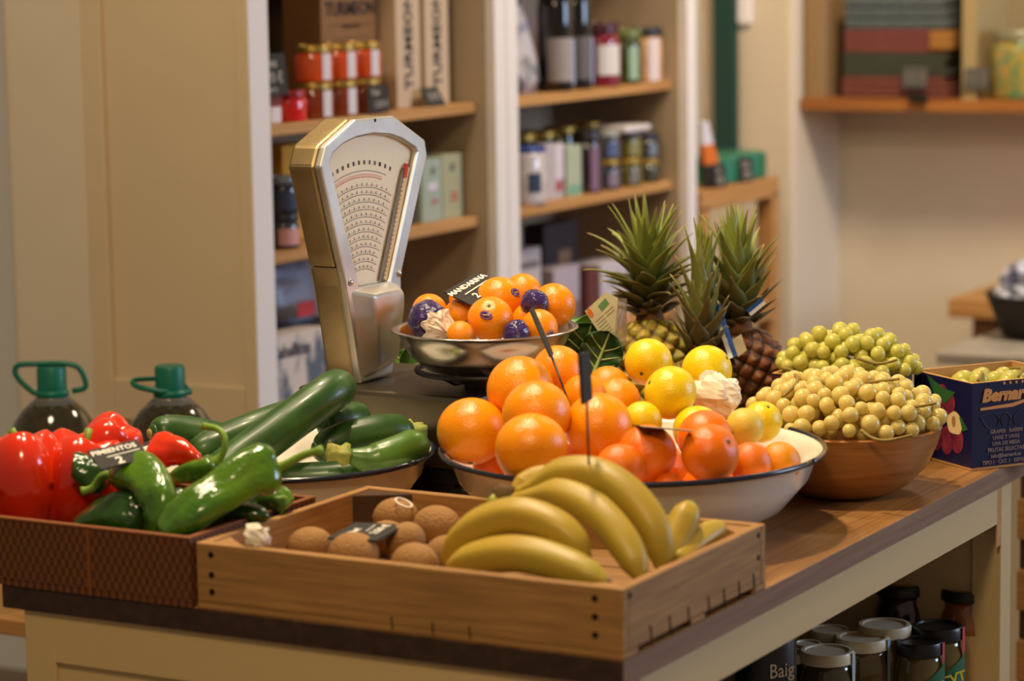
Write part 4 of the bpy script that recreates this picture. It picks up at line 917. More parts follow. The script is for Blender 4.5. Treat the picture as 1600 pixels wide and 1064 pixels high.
a, b_ = Vector((-0.1661, 0.3720, 1.0432)), Vector((-0.1092, 0.3780, 1.0416)); dv = Vector((-.03, .040, -.0075))
MB().prism([a, b_, b_ + dv, a + dv], (0, 0, .0012)).build('board', 'black_card', mc)
MB().tube([a + Vector((0, -.0006, .0006)), b_ + Vector((0, -.0006, .0006))], .0009, 6).build('metal_edge', K('dull_metal', '#8f8270', .5), mc)

# ---------------------------------------------------------------- zucchinis
MT['zuc_dark'] = mat('zuc_dark', '#28481a', .36, coat=.12, nz=45, c2='#375a24', stretch=(1, 1, 1), thr=(.4, .7))
MT['zuc_mid'] = mat('zuc_mid', '#42651f', .32, coat=.15, nz=30, c2='#547a2c', thr=(.4, .7))
K('zuc_stem', '#7d8f38', .6, nz=60, c2='#a89c50'); K('zuc_scar', '#b08a54', .8)
GZ = 'zucchinis in the white enamel bowl'
def zucchini(pts, r, label, m='zuc_dark', blossom=None, stem=None, taper=(.62, .85, .98, 1, 1, .9, .6)):
    P = smooth_pts(pts, 36); n = len(P)
    o = thing('zucchini', tuple(P[n//2]), label, 'zucchini', GZ)
    R = [r * interp(i/(n-1), (0, .04, .12, .3, .8, .95, 1), taper) for i in range(n)]
    MB().tube(P, R, 24, lobe=lambda g, t: 1 + .018*math.cos(8*g)).build('fruit_body', m, o, smooth=True)
    # rounded end caps
    for i, j, e in ((0, 1, taper[0]), (-1, -2, taper[-1])):
        d = (P[i] - P[j]).normalized(); rr = r * e
        MB().lathe(P[i] - d*.0003, [(rr*math.cos(a), rr*.55*math.sin(a)) for a in [PI/2*k/6 for k in range(6)]] + [(.0005, rr*.55)], 24, axis=d).build('end', m, o, smooth=True)
    if stem:
        i, j = (0, 1) if stem == 'start' else (-1, -2)
        d = (P[i] - P[j]).normalized()
        MB().lathe(P[i] + d*r*.15, [(r*.55, -.002), (r*.62, .004), (r*.42, .010), (r*.48, .016), (r*.52, .022), (.001, .020)], 20, axis=d, fn=lambda a, rr, h: rr*(1 + .16*math.sin(a*5 + h*90) + .16*math.sin(a*9 + h*260))).build('stem', 'zuc_stem', o, smooth=True)
    if blossom:
        i, j = (0, 1) if blossom == 'start' else (-1, -2)
        d = (P[i] - P[j]).normalized(); rr = r * (taper[0] if i == 0 else taper[-1])
        MB().lathe(P[i] + d*rr*.50, [(.0055, -.001), (.005, .0012), (.001, .0014)], 14, axis=d).build('blossom_scar', 'zuc_scar', o, smooth=True)
    return o
zucchini([(-0.6422, 0.2600, 0.9667), (-0.6292, 0.2960, 0.9829), (-0.6105, 0.3320, 1.0035), (-0.5921, 0.3720, 1.0266), (-0.5809, 0.4160, 1.0446), (-0.5946, 0.4600, 1.0453)], .0232, 'largest dark zucchini, standing out diagonally with its rounded end up', taper=(.7, .85, .95, 1, 1, .97, .85))
zucchini([(-0.7410, 0.3000, 1.0064), (-0.7287, 0.3267, 1.0044), (-0.7004, 0.3533, 0.9955), (-0.6667, 0.3800, 0.9818)], .0195, 'dark zucchini with a round end scar, above the small red pepper', blossom='start', taper=(.55, .8, .95, 1, 1, .9, .7))
zucchini([(-0.7037, 0.3200, 0.9803), (-0.6841, 0.3550, 0.9906), (-0.6641, 0.3900, 1.0010), (-0.6519, 0.4400, 1.0073), (-0.6586, 0.4900, 1.0020)], .0222, 'dark zucchini behind the big one at left, lying along the bowl')
zucchini([(-0.6011, 0.4200, 0.9756), (-0.5799, 0.4467, 0.9868), (-0.5555, 0.4767, 0.9911), (-0.5398, 0.5100, 0.9876)], .0215, 'dark zucchini at the right with its yellow-green stem at the bowl rim', stem='end', taper=(.55, .8, .95, 1, 1, .95, .8))
zucchini([(-0.5267, 0.3700, 0.9854), (-0.5102, 0.3900, 0.9789), (-0.4957, 0.4100, 0.9824), (-0.4874, 0.4350, 0.9861), (-0.4959, 0.4600, 0.9835)], .0185, 'lighter green curved zucchini in front, its ragged stem pointing left', m='zuc_mid', stem='start', taper=(.42, .5, .68, 1, 1.1, 1, .85))
zucchini([(-0.6122, 0.4500, 0.9981), (-0.6008, 0.4800, 1.0030), (-0.6023, 0.5100, 1.0027)], .0185, 'dark zucchini end peeping out behind the largest one', taper=(.6, .8, .95, 1, 1, .95, .8))
zucchini([(-0.6123, 0.3500, 0.9560), (-0.5741, 0.3700, 0.9570), (-0.5445, 0.3900, 0.9588), (-0.5317, 0.4100, 0.9592)], .0175, 'zucchini low in the bowl under the light green one', m='zuc_dark')

# ---------------------------------------------------------------- peppers
MT['pep_green'] = mat('pep_green', '#557a14', .18, coat=.6, nz=12, c2='#3a6414', thr=(.35, .65), bump=(75, .6))
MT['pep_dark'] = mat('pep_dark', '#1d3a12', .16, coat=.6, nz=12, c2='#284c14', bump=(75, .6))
MT['pep_red'] = mat('pep_red', '#d6330f', .18, coat=.5, nz=7, c2='#c8260c')
MT['pep_orange'] = mat('pep_orange', '#e03c0a', .16, coat=.6, nz=9, c2='#d42408')
K('pep_stem', '#6f8f2a', .5)
for k in ('pep_green', 'pep_dark'): MT[k].node_tree.nodes['Bump'].inputs['Distance'].default_value = .004
GP = 'long green peppers in the basket'
def long_pepper(pts, r, label, m='pep_green', stem=None, prof=None, seed=0, group=GP, sr=.0042):
    P = smooth_pts(pts, 40); n = len(P)
    o = thing('long_pepper' if group == GP else 'small_pepper', tuple(P[n//2]), label, 'pepper', group)
    pf = prof or (.35, .80, 1.0, 1.02, .92, .72, .45, .08)
    R = [r * interp(i/(n-1), (0, .05, .12, .3, .55, .75, .92, 1), pf) for i in range(n)]
    MB().tube(P, R, 30, lobe=lambda g, t: 1 + .115*math.cos(3*g + seed) + .05*math.sin(2*g + 9*t + seed) + .022*math.sin(23*t + g + seed) + .02*math.sin(9*g + 14*t), twist=1.2).build('flesh', m, o, smooth=True)
    if stem:
        Q = smooth_pts(stem, 16)
        MB().tube(Q, [sr * interp(i/15, (0, .15, .85, 1), (2.2, 1.1, .95, 1.25)) for i in range(16)], 10).build('stem', 'pep_stem', o, smooth=True)
        d = (Q[1] - Q[0]).normalized()
        MB().lathe(Q[0] - d*.003, [(r*.48, -.003), (r*.42, .002), (r*.2, .005), (.001, .006)], 15, axis=d, fn=lambda a, rr, h: rr*(1 + .15*math.cos(5*a))).build('calyx', 'pep_stem', o, smooth=True)
    return o
long_pepper([(-0.4597, 0.1250, 1.0189), (-0.4693, 0.1010, 1.0164), (-0.4862, 0.0760, 1.0018), (-0.4989, 0.0490, 0.9886), (-0.5162, 0.0328, 0.9706), (-0.5262, 0.0220, 0.9574)], .0235, 'longest glossy green pepper, in front, its tip over the basket rim', stem=[(-0.4582, 0.1250, 1.0190), (-0.4446, 0.1283, 1.0248), (-0.4271, 0.1317, 1.0342), (-0.4074, 0.1350, 1.0404)], prof=(.45, .95, 1.08, 1.0, .98, .92, .62, .15), seed=.5)
long_pepper([(-0.6245, 0.0850, 1.0021), (-0.5937, 0.0730, 1.0134), (-0.5641, 0.0610, 1.0059), (-0.5463, 0.0490, 0.9885), (-0.5459, 0.0430, 0.9699), (-0.5523, 0.0400, 0.9554)], .0200, 'bent green pepper under the price card, its thin stem hanging to the left', stem=[(-0.6301, 0.0850, 1.0057), (-0.6437, 0.0800, 1.0041), (-0.6529, 0.0750, 0.9921), (-0.6633, 0.0700, 0.9881)], prof=(.5, .95, 1.1, 1.0, 1.0, .85, .6, .3), seed=2)
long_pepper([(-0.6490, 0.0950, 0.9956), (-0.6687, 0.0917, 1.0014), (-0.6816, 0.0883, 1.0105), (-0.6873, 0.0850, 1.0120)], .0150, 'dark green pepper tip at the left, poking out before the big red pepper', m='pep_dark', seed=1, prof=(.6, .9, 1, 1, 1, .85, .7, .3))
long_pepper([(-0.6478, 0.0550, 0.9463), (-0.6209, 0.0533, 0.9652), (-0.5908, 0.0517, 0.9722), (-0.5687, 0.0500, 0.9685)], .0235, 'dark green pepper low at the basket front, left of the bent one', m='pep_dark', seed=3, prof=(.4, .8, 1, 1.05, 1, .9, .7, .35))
long_pepper([(-0.5597, 0.1650, 1.0109), (-0.5716, 0.1583, 1.0043), (-0.5900, 0.1517, 0.9985), (-0.6120, 0.1450, 0.9897)], .0125, 'short green pepper below the small red one, with an upright curling stem', stem=[(-0.5605, 0.1650, 1.0101), (-0.5521, 0.1675, 1.0219), (-0.5517, 0.1700, 1.0365), (-0.5621, 0.1725, 1.0449), (-0.5819, 0.1750, 1.0458)], seed=4, sr=.0035)
long_pepper([(-0.5075, 0.1500, 0.9568), (-0.4932, 0.1533, 0.9736), (-0.4793, 0.1567, 0.9782), (-0.4692, 0.1600, 0.9690)], .0170, 'green pepper end at the basket\'s right side, by the crate', seed=5, prof=(.5, .9, 1.1, 1.05, .95, .9, .8, .5), stem=[(-0.4701, 0.1500, 0.9776), (-0.4671, 0.1475, 0.9689), (-0.4721, 0.1450, 0.9609)], sr=.0016)
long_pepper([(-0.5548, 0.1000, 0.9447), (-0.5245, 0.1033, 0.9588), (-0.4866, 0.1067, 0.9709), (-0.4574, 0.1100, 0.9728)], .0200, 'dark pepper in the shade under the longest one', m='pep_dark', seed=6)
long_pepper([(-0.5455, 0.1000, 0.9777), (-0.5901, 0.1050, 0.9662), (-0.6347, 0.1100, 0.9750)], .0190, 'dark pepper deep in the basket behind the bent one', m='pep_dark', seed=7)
long_pepper([(-0.6410, 0.1700, 1.0148), (-0.6234, 0.1667, 1.0180), (-0.5994, 0.1633, 1.0177), (-0.5775, 0.1600, 1.0103)], .0165, 'small orange-red pepper with a pale stem, lying before the zucchinis', m='pep_orange', group='red peppers in the basket', stem=[(-0.6395, 0.1700, 1.0107), (-0.6436, 0.1675, 1.0108), (-0.6466, 0.1650, 1.0138)], prof=(.6, 1.0, 1.12, 1.1, .95, .75, .5, .15), seed=1.4, sr=.0035)
def bell(c, rx, ry, rz, label, ph, n=4, lean=(0, 0, 1), depth=.16, stem=True, taper=.25):
    o = thing('red_pepper', c, label, 'pepper', 'red peppers in the basket')
    q = Vector(lean).to_track_quat('Z', 'Y')
    def fn(u, v):
        a, t = 2*PI*u, PI*v
        rr = math.sin(t) ** .8 * (1 + depth*(abs(math.cos(n*a/2 + ph)) - .6)) * (1 - taper*(v - .3))
        zz = math.cos(t); zz = zz - .35*max(0, 1 - rr*1.6)*(1 if zz > 0 else .3) if abs(zz) > .6 else zz
        zz += .10*math.cos(n*a + 2*ph)*math.sin(t)**2*(1 if zz > 0 else 0)
        return Vector(c) + q @ Vector((rx*rr*math.cos(a), ry*rr*math.sin(a), rz*zz))
    MB().grid(fn, 60, 36).build('flesh', 'pep_red', o, smooth=True)
    if stem:
        p = Vector(c) + q @ Vector((0, 0, rz*.62))
        MB().tube([p, p + q @ Vector((.002, 0, .012)), p + q @ Vector((.006, 0, .02))], [.006, .004, .0045], 10).build('stem', 'pep_stem', o, smooth=True)
    return o
bell((-0.7550, 0.0850, 0.9860), .049, .050, .062, 'big red pepper at the left photo edge, cut off by the frame', .4, 4, (-.15, .1, 1), depth=.17)
bell((-0.7160, 0.1350, 0.9830), .054, .050, .058, 'big lobed red pepper left of the price card', 1.0, 4, (.15, .15, 1), depth=.18)
bell((-0.7113, 0.1750, 1.0114), .035, .034, .040, 'red pepper at the back, rising above the price card', 2.0, 3, (.5, .2, .8), depth=.20, stem=False)
bell((-0.6209, 0.1350, 0.9579), .034, .036, .034, 'red pepper glimpsed between the green peppers, low in the basket', 1.0, 4, (.2, .2, 1), stem=False)
card((-0.6325, 0.0420, 1.0383), (-0.6051, 0.0900, 1.0444), (-0.6044, 0.0300, 1.0234), 'black card chalked PIMIENTOS 2, leaning on the peppers', [('PIMIENTOS', .0100, .46, .26), ('2', .016, .44, .80)], rule=(.25, .92, .52, .0011))

# ---------------------------------------------------------------- pineapples
MT['pine_skin'] = attrmat('pine_skin', .55, bump=(200, .2)); MT['pine_leaf'] = attrmat('pine_leaf', .42)
def lerp3(a, b, t): return tuple(a[i] + (b[i] - a[i]) * t for i in range(3)) + (1,)
def pineapple(base, top, r, label, cols, nleaf, L, seed, crown_lean=(0, 0, 1), crown_r=.018, spread=1.0, el0=15):
    rnd = random.Random(seed); base, top = Vector(base), Vector(top); ax = (top - base); H = ax.length; q = ax.to_track_quat('Z', 'Y')
    o = thing('pineapple', base, label, 'pineapple', 'pineapples behind the lemons')
    nu, nv = 120, 90; mb = MB(); nA, nB = 8, 13
    for j in range(nv + 1):
        v = j / nv; rr = r * (max(0.0, 1 - abs((v - .47) / .53) ** 3.0) ** .5 * .86 + .14)
        for i in range(nu + 1):
            u = i / nu; a = nA*u + 7*v; b = nB*u - 6.0*v; fa, fb = a % 1 - .5, b % 1 - .5
            e = max(0, 1 - 4*fa*fa) * max(0, 1 - 4*fb*fb)
            d = e ** .5; tip = max(0, 1 - 26*(fa*fa + fb*fb))
            R = rr * (1 + .20*d + .08*tip) if .02 < v < .98 else rr
            mb.v.append(base + q @ Vector((R*math.cos(2*PI*u), R*math.sin(2*PI*u), v*H)))
            k = noise.noise(Vector((math.floor(a)*3.1, math.floor(b)*1.7, seed))) * .5 + .5
            c1 = lerp3(cols[0], cols[1], min(1, max(0, k + .5*(fa + fb))))
            c_ = lerp3(cols[2], c1, min(1, e*2.2)); c_ = lerp3(c_, cols[3], tip*.8)
            mb.c.append(c_)
    mb.f = [(j*(nu+1)+i, j*(nu+1)+i+1, (j+1)*(nu+1)+i+1, (j+1)*(nu+1)+i) for j in range(nv) for i in range(nu)]
    mb.build('fruit_body', 'pine_skin', o, smooth=True)
    # crown: spiral of stiff lanceolate leaves, short and recurved below, long and upright above
    cq = Vector(crown_lean).to_track_quat('Z', 'Y'); mb = MB(); g = lin('#4e5c30')[:3]; dk = lin('#3c3a22')[:3]; ye = lin('#8f9a3c')[:3]; tipc = lin('#b89a68')[:3]; br = lin('#6b5a34')[:3]
    for k in range(nleaf):
        t = k / (nleaf - 1); a = k * 2.39996 + rnd.uniform(-.2, .2)
        ln = L * (.17 + .60*t ** .8 + rnd.uniform(-.05, .05)) * (1 if t < .85 else .86); z0 = L * (.03 + .40 * t)
        el = math.radians(interp(t, (0, .25, .6, 1), (el0, el0 + 24, el0 + 46, 86)) + rnd.uniform(-7, 7)); w = (.0092 + .0035*(1 - abs(2*t - .9))) * L/.15
        p = Vector((crown_r*(1 - .7*t)*math.cos(a), crown_r*(1 - .7*t)*math.sin(a), z0)); rad = Vector((math.cos(a), math.sin(a), 0)); side = Vector((-math.sin(a), math.cos(a), 0))
        ns = 9; rows = []; bend = interp(t, (0, .25, .5, .8, 1), (-.15, .25, .45, .25, -.10)) * spread + rnd.uniform(-.15, .15)
        e = el
        for s_ in range(ns + 1):
            f = s_ / ns; ww = w * (1 - f ** 1.8) * (.75 + .5*math.sin(PI*min(1, f*1.6)))
            up = (rad * -math.sin(e) + Vector((0, 0, 1)) * math.cos(e))
            rows.append((p.copy(), ww, up, f)); e -= bend / ns * (1 + f) * 1.0 + 0
            if t > .55: e += .0
            p = p + (rad * math.cos(e) + Vector((0, 0, 1)) * math.sin(e)) * ln / ns
        off = len(mb.v)
        basec = lerp3(dk, g, min(1, t*1.6)); topc = lerp3(br, ye, min(1, max(0, t*1.5 - .3 + rnd.uniform(-.2, .2))))
        for (pp, ww, up, f) in rows:
            for x in (-1, -.5, 0, .5, 1):
                P = pp + side*ww*x + up*ww*.45*abs(x)
                mb.v.append(top + cq @ P)
                c_ = lerp3(basec[:3], topc[:3], f); c_ = lerp3(c_[:3], tipc, max(0, f - .86)/.14*.9); c_ = lerp3(c_[:3], topc[:3], .25*abs(x))
                mb.c.append(c_)
        for s_ in range(ns):
            for x in range(4): mb.f.append((off + s_*5 + x, off + s_*5 + x + 1, off + (s_+1)*5 + x + 1, off + (s_+1)*5 + x))
    cr_ = mb.build('crown', 'pine_leaf', o, smooth=True, solid=.0012)
    MB().lathe(top - Vector((0, 0, .006)), [(r*.42, -.004), (r*.36, .010), (r*.30, .02)], 20, axis=Vector(crown_lean)).build('neck', K('pine_neck', '#8a5a34', .8, nz=40, c2='#6a4424'), o, smooth=True)
    return o
def cs(*h): return [lin(x)[:3] for x in h]
pineapple((-0.4653, 1.0077, 0.9003), (-0.4828, 1.0350, 1.0574), .050, 'left pineapple with yellow-green skin and a full crown', cs('#8a8a24', '#b08a24', '#4a3018', '#a58448'), 64, .152, 3, (-.05, 0, 1), spread=1.25, el0=12)
pineapple((-0.3765, 0.9674, 0.9003), (-0.3848, 0.9850, 1.0210), .040, 'middle pineapple, its body hidden by the lemons, dark green crown', cs('#7a7424', '#8a6a24', '#3a2614', '#8a6c40'), 48, .168, 11, (.0, .02, 1), spread=.45, el0=48)
pineapple((-0.3411, 1.0633, 0.9003), (-0.3598, 1.0500, 1.0485), .043, 'right pineapple, darkest brown skin with orange patches, leaning', cs('#8a4c14', '#4a2c18', '#24160e', '#7a5a3c'), 56, .155, 21, (-.08, .02, 1), spread=.6, el0=26)
# printed plastic tags on the pineapples
K('label_blue', '#1c4f9a', .4)
for nm, pts, w_, lab in (('fruit_label', ((-0.3726, 1.0000, 1.0839), (-0.3410, 0.9850, 1.0219)), .012, 'long blue and white plastic tag hanging between the middle and right pineapples'), ('fruit_label', ((-0.3263, 1.0000, 1.0772), (-0.3059, 1.0000, 1.0937)), .010, 'short blue and white tag sticking out right of the pineapple crowns')):
    a, b_ = Vector(pts[0]), Vector(pts[1]); d = (b_ - a).normalized(); nrm = Vector((.3, -.95, 0)); s_ = d.cross(nrm).normalized()
    o = thing(nm, a, lab, 'label')
    MB().prism([a - s_*w_/2, b_ - s_*w_/2, b_ + s_*w_/2, a + s_*w_/2], nrm * .0008).build('blue_band', 'label_blue', o)
    off = nrm * .0009
    MB().prism([a + s_*w_*.02 + off, b_ + s_*w_*.02 + off, b_ + s_*w_*.48 + off, a + s_*w_*.48 + off], nrm * .0004).build('white_band', K('band_white', '#d6dbe2', .5), o)
    if w_ > .011:
        m_ = a.lerp(b_, .66); MB().prism([m_ - s_*w_*1.6, m_ + d*.022 - s_*w_*1.6, m_ + d*.026 - s_*w_*.5, m_ + d*.002 - s_*w_*.5], nrm * .0009).build('barcode_flap', K('flap', '#a89c7c', .5), o)

# ---------------------------------------------------------------- leafy greens and the paper packet behind the pan
MT['leaf_green'] = mat('leaf_green', '#3d6a1c', .4, coat=.15, nz=20, c2='#588a2a'); K('leaf_dark', '#1d3c16', .4, coat=.2, nz=20, c2='#2c5220'); K('leaf_rib', '#a8b46a', .5)
def leaf(parent, root, tipp, width, curl, seed, m, nrm):
    root, tipp = Vector(root), Vector(tipp); d = tipp - root; L_ = d.length; d.normalize(); n_ = Vector(nrm); n_ = (n_ - d*n_.dot(d)).normalized(); s_ = d.cross(n_)
    def fn(u, v):
        x = 2*u - 1; w = width * math.sin(PI * min(1, .12 + v*.88)) ** .6 * (.55 + .6*v)
        ruff = .10*width*noise.noise(Vector((v*5, x*2, seed)))*abs(x)*2 + .06*width*math.sin(v*22 + seed)*abs(x)**2
        return root + d*L_*v + s_*w*x + n_*(curl*(x*x*.6) + curl*1.2*v*v + ruff)
    o = MB().grid(fn, 14, 18).build('leaf', m, parent, smooth=True, solid=.0008)
    MB().tube([fn(.5, v/10) + n_*.001 for v in range(11)], [.0030 - .0002*i for i in range(11)], 8).build('midrib', 'leaf_rib', o, smooth=True)
    for k in range(3):
        for sgn in (-1, 1): MB().tube([fn(.5 + sgn*.5*t*.85, .18 + .2*k + .22*t) + n_*.0008 for t in (0, .25, .5, .75, 1)], [.0012, .001, .0009, .0007, .0005], 6).build('vein', 'leaf_rib', o, smooth=True)
    return o
lt = thing('leafy_greens', (-.50, .90, .9003), 'bunch of dark leafy greens lying behind the scale pan', 'leafy vegetable')
MB().tube([(-.62, .88, .915), (-.52, .885, .92), (-.43, .88, .915)], [.014, .018, .014], 12).build('stalks', 'leaf_rib', lt, smooth=True)
for i, (a, b_, w, cu, m_, nn) in enumerate((
  ((-0.4854, 0.8400, 1.0157), (-0.4771, 0.8600, 1.0716), .036, .012, 'leaf_dark', (.4, -.9, .2)), ((-0.4623, 0.8300, 1.0105), (-0.4452, 0.8500, 1.0649), .032, .010, 'leaf_dark', (.3, -.9, .2)),
  ((-0.5241, 0.8700, 1.0172), (-0.5057, 0.8800, 1.0756), .030, -.012, 'leaf_green', (.4, -.9, .3)), ((-0.4836, 0.8800, 1.0264), (-0.4980, 0.9000, 1.0719), .034, .014, 'leaf_green', (.4, -.8, .4)),
  ((-0.6973, 0.8600, 0.9831), (-0.7446, 0.8600, 1.0263), .034, .010, 'leaf_green', (.4, -.9, .2)), ((-0.6996, 0.8800, 0.9800), (-0.7749, 0.8800, 1.0092), .030, .010, 'leaf_green', (.4, -.9, .3)), ((-0.6364, 0.8700, 0.9855), (-0.6929, 0.8700, 1.0154), .032, .008, 'leaf_dark', (.4, -.9, .2)))):
    leaf(lt, a, b_, w, cu, i*3.3, m_, nn)
sl = thing('paper_sleeve', (-0.4518, 0.8450, 1.0452), 'printed paper label in a clear sleeve standing behind the greens, left of the pineapple', 'label')
P4 = [Vector(p) for p in ((-0.4737, 0.8350, 1.0925), (-0.4491, 0.8450, 1.1165), (-0.4349, 0.8500, 1.1086), (-0.4361, 0.8500, 1.0814), (-0.4411, 0.8450, 1.0401))]
nn = (P4[1] - P4[0]).cross(P4[4] - P4[0]).normalized(); nn = nn if nn.y < 0 else -nn
MB().prism(P4, nn * .0008).build('paper', K('print_paper', '#cfc8a4', .6, nz=25, c2='#bdb892'), sl)
def onp(p, du, dv): return P4[0] + (P4[1]-P4[0])*du + (P4[4]-P4[0])*dv + nn*.0010
mb = MB()
for r_ in range(9):
    for c_ in range(2):
        du0, du1 = .10 + .45*c_, .48 + .45*c_; dv = .30 + .065*r_
        if du1 + dv > 1.3: continue
        mb._add([onp(0, du0, dv), onp(0, du1, dv), onp(0, du1, dv + .018), onp(0, du0, dv + .018)], [(0, 1, 2, 3)])
mb.build('print_lines', K('print_grey', '#8d8a68', .7), sl)
MB()._add([onp(0, .48, .10), onp(0, .86, .08), onp(0, .88, .22), onp(0, .50, .24)], [(0, 1, 2, 3)]).build('green_square', K('print_green', '#5f8f5a', .6), sl)
cc = onp(0, .12, .10); uu = (P4[1]-P4[0]).normalized(); vv = (P4[4]-P4[0]).normalized()
MB()._add([cc + uu*.0035*math.cos(2*PI*i/16) + vv*.006*math.sin(2*PI*i/16) for i in range(16)], [tuple(range(16))]).build('orange_carrot', K('print_orange', '#d8722a', .6), sl)
MB().prism([P4[2], P4[2] + Vector((.010, .004, 0)), P4[3] + Vector((.010, .004, -.03)), P4[4] + Vector((.004, .002, .004)), P4[3]], nn * .0005).build('clear_sleeve', K('sleeve', '#cfc4b4', .12, trans=.75, ior=1.1), sl)

# ---------------------------------------------------------------- grape cartons and grapes
K('carton_blue', '#10123e', .45, coat=.15); K('carton_kraft', '#b98a4e', .75); K('carton_dark', '#2c1420', .5); K('grape_red', '#8c3040', .4, nz=60, c2='#5c1c34'); K('pear_print', '#dcc08a', .5); K('leaf_print', '#2d5c2e', .5); K('logo_tan', '#d8975a', .5); K('text_tan', '#8c7a7c', .6); K('sketch', '#3a3454', .6); K('carton_edge', '#d6a25a', .7)
def carton_box(corner, ang, lu, lv, hgt, label, m):
    """open fruit carton; corner = the vertical edge nearest the camera, u to the right, v to the left"""
    c = Vector(corner); u = Vector((math.cos(ang), math.sin(ang), 0)); v = Vector((-math.sin(ang), math.cos(ang), 0)); t = .003
    o = thing('grape_carton', tuple(c + u*lu/2 + v*lv/2), label, 'carton', 'printed cartons of grapes')
    def q(a, b, z): return c + u*a + v*b + Vector((0, 0, z))
    MB().prism([q(0,0,.0003), q(lu,0,.0003), q(lu,lv,.0003), q(0,lv,.0003)], (0, 0, .003)).build('carton_floor', 'carton_kraft', o)
    for a0, b0, a1, b1 in ((0,0,lu,t), (0,lv-t,lu,lv), (0,t,t,lv-t), (lu-t,t,lu,lv-t)):
        MB().prism([q(a0,b0,.003), q(a1,b0,.003), q(a1,b1,.003), q(a0,b1,.003)], (0, 0, hgt - .003)).build('carton_side', m, o)
    g = .0008
    for a0, b0, a1, b1 in ((t,t,lu-t,t+g), (t,lv-t-g,lu-t,lv-t), (t,t,t+g,lv-t), (lu-t-g,t,lu-t,lv-t)):
        MB().prism([q(a0,b0,.0035), q(a1,b0,.0035), q(a1,b1,.0035), q(a0,b1,.0035)], (0, 0, hgt - .004)).build('kraft_lining', 'carton_kraft', o)
    for a0, b0, a1, b1 in ((0,0,lu,t), (0,lv-t,lu,lv), (0,t,t,lv-t), (lu-t,t,lu,lv-t)):
        MB().prism([q(a0,b0,hgt), q(a1,b0,hgt), q(a1,b1,hgt), q(a0,b1,hgt)], (0, 0, .0006)).build('cut_edge', 'carton_edge', o)
    return o, u, v, q
def disc(o, P, U, V, ru, rv, m, name, n=22, lift=None, wob=0):
    mb = MB(); mb._add([P + U*ru*math.cos(2*PI*i/n)*(1 + wob*math.sin(5*2*PI*i/n)) + V*rv*math.sin(2*PI*i/n)*(1 + wob*math.sin(5*2*PI*i/n)) for i in range(n)], [tuple(range(n))])
    return mb.build(name, m, o)
Z3 = Vector((0, 0, 1))
BA = math.radians(55)
o, u, v, q = carton_box((-0.0241, 0.9854, 0.9003), BA, .150, .125, .1075, 'dark blue printed carton of grapes at the far end of the table', 'carton_blue')
# right face: logo, sketch and lines of print
def rf(a, z): return q(a, 0, z) - v * .0005
text('Bernard', .021, rf(.050, .0905), u, Z3, 'logo_tan', o, shear=.25, thick=.0012, xs=1.05)
MB().prism([rf(.012, .0765), rf(.060, .0790), rf(.105, .0880), rf(.105, .0850), rf(.060, .0745), rf(.012, .0735)], -v * .0003).build('logo_swash', 'logo_tan', o)
for k in range(5): disc(o, rf(.047 + .009*k, .1045), u, Z3, .0018, .0018, 'logo_tan', 'logo_star', 10)
for pts in ([(.012,.066),(.030,.069),(.040,.060),(.034,.050),(.022,.052),(.012,.066)], [(.046,.052),(.043,.060),(.050,.068),(.057,.060),(.054,.052)], [(.064,.052),(.062,.062),(.074,.071),(.088,.066),(.092,.052)]):
    MB().tube(smooth_pts([rf(a, z) for a, z in pts], 24), .0005, 5).build('grape_sketch', 'sketch', o)
for k, s_ in enumerate(('GRAPES · RAISIN', 'UVAS Y UVAS', 'UVA DE MESA', 'FRUTAS SELECTAS', 'info@bernard.es', 'TIPO I · CAT. I · ESPAÑA')):
    text(s_, .0066, rf(.050, .0455 - .0075*k), u, Z3, 'text_tan', o, thick=.00012)
# left face: printed fruit
def lf(b, z): return q(0, b, z) - u * .0005
for b, z, r1, r2, m_ in ((.046,.077,.011,.015,'grape_red'), (.052,.030,.013,.018,'grape_red'), (.030,.034,.013,.017,'grape_red'), (.068,.060,.014,.016,'grape_red'), (.074,.030,.012,.016,'grape_red'), (.062,.085,.012,.014,'grape_red')):
    disc(o, lf(b, z), v, Z3, r1, r2, m_, 'printed_grape')
disc(o, lf(.035, .054) - u*.0003, v, Z3, .017, .014, 'pear_print', 'printed_slice', wob=.06)
disc(o, lf(.037, .056) - u*.0005, v, Z3, .004, .007, 'crate_wood', 'printed_core')
for poly in ([(.034,.092),(.060,.094),(.095,.106),(.080,.084),(.055,.076)], [(.008,.050),(.020,.062),(.026,.064),(.018,.046)], [(.095,.012),(.112,.020),(.10,.004)]):
    MB().prism([lf(b, z) - u*.0002 for b, z in poly], -u*.0002).build('printed_leaf', 'leaf_print', o)
o2, u2, v2, q2 = carton_box((-.279, .965, .9003), 0, .140, .12, .1075, 'second printed carton of grapes standing behind the wooden bowl', 'carton_dark')
MB().prism([q2(.001, 0, .02) - v2*.0006, q2(.085, 0, .02) - v2*.0006, q2(.10, 0, .105) - v2*.0006, q2(.001, 0, .105) - v2*.0006], -v2*.0002).build('printed_panel', K('dark_red_print', '#4a1a22', .5), o2)
disc(o2, q2(.018, 0, .080) - v2*.001, u2, Z3, .012, .016, 'grape_red', 'printed_grape'); disc(o2, q2(.045, 0, .070) - v2*.001, u2, Z3, .013, .017, 'grape_red', 'printed_grape')

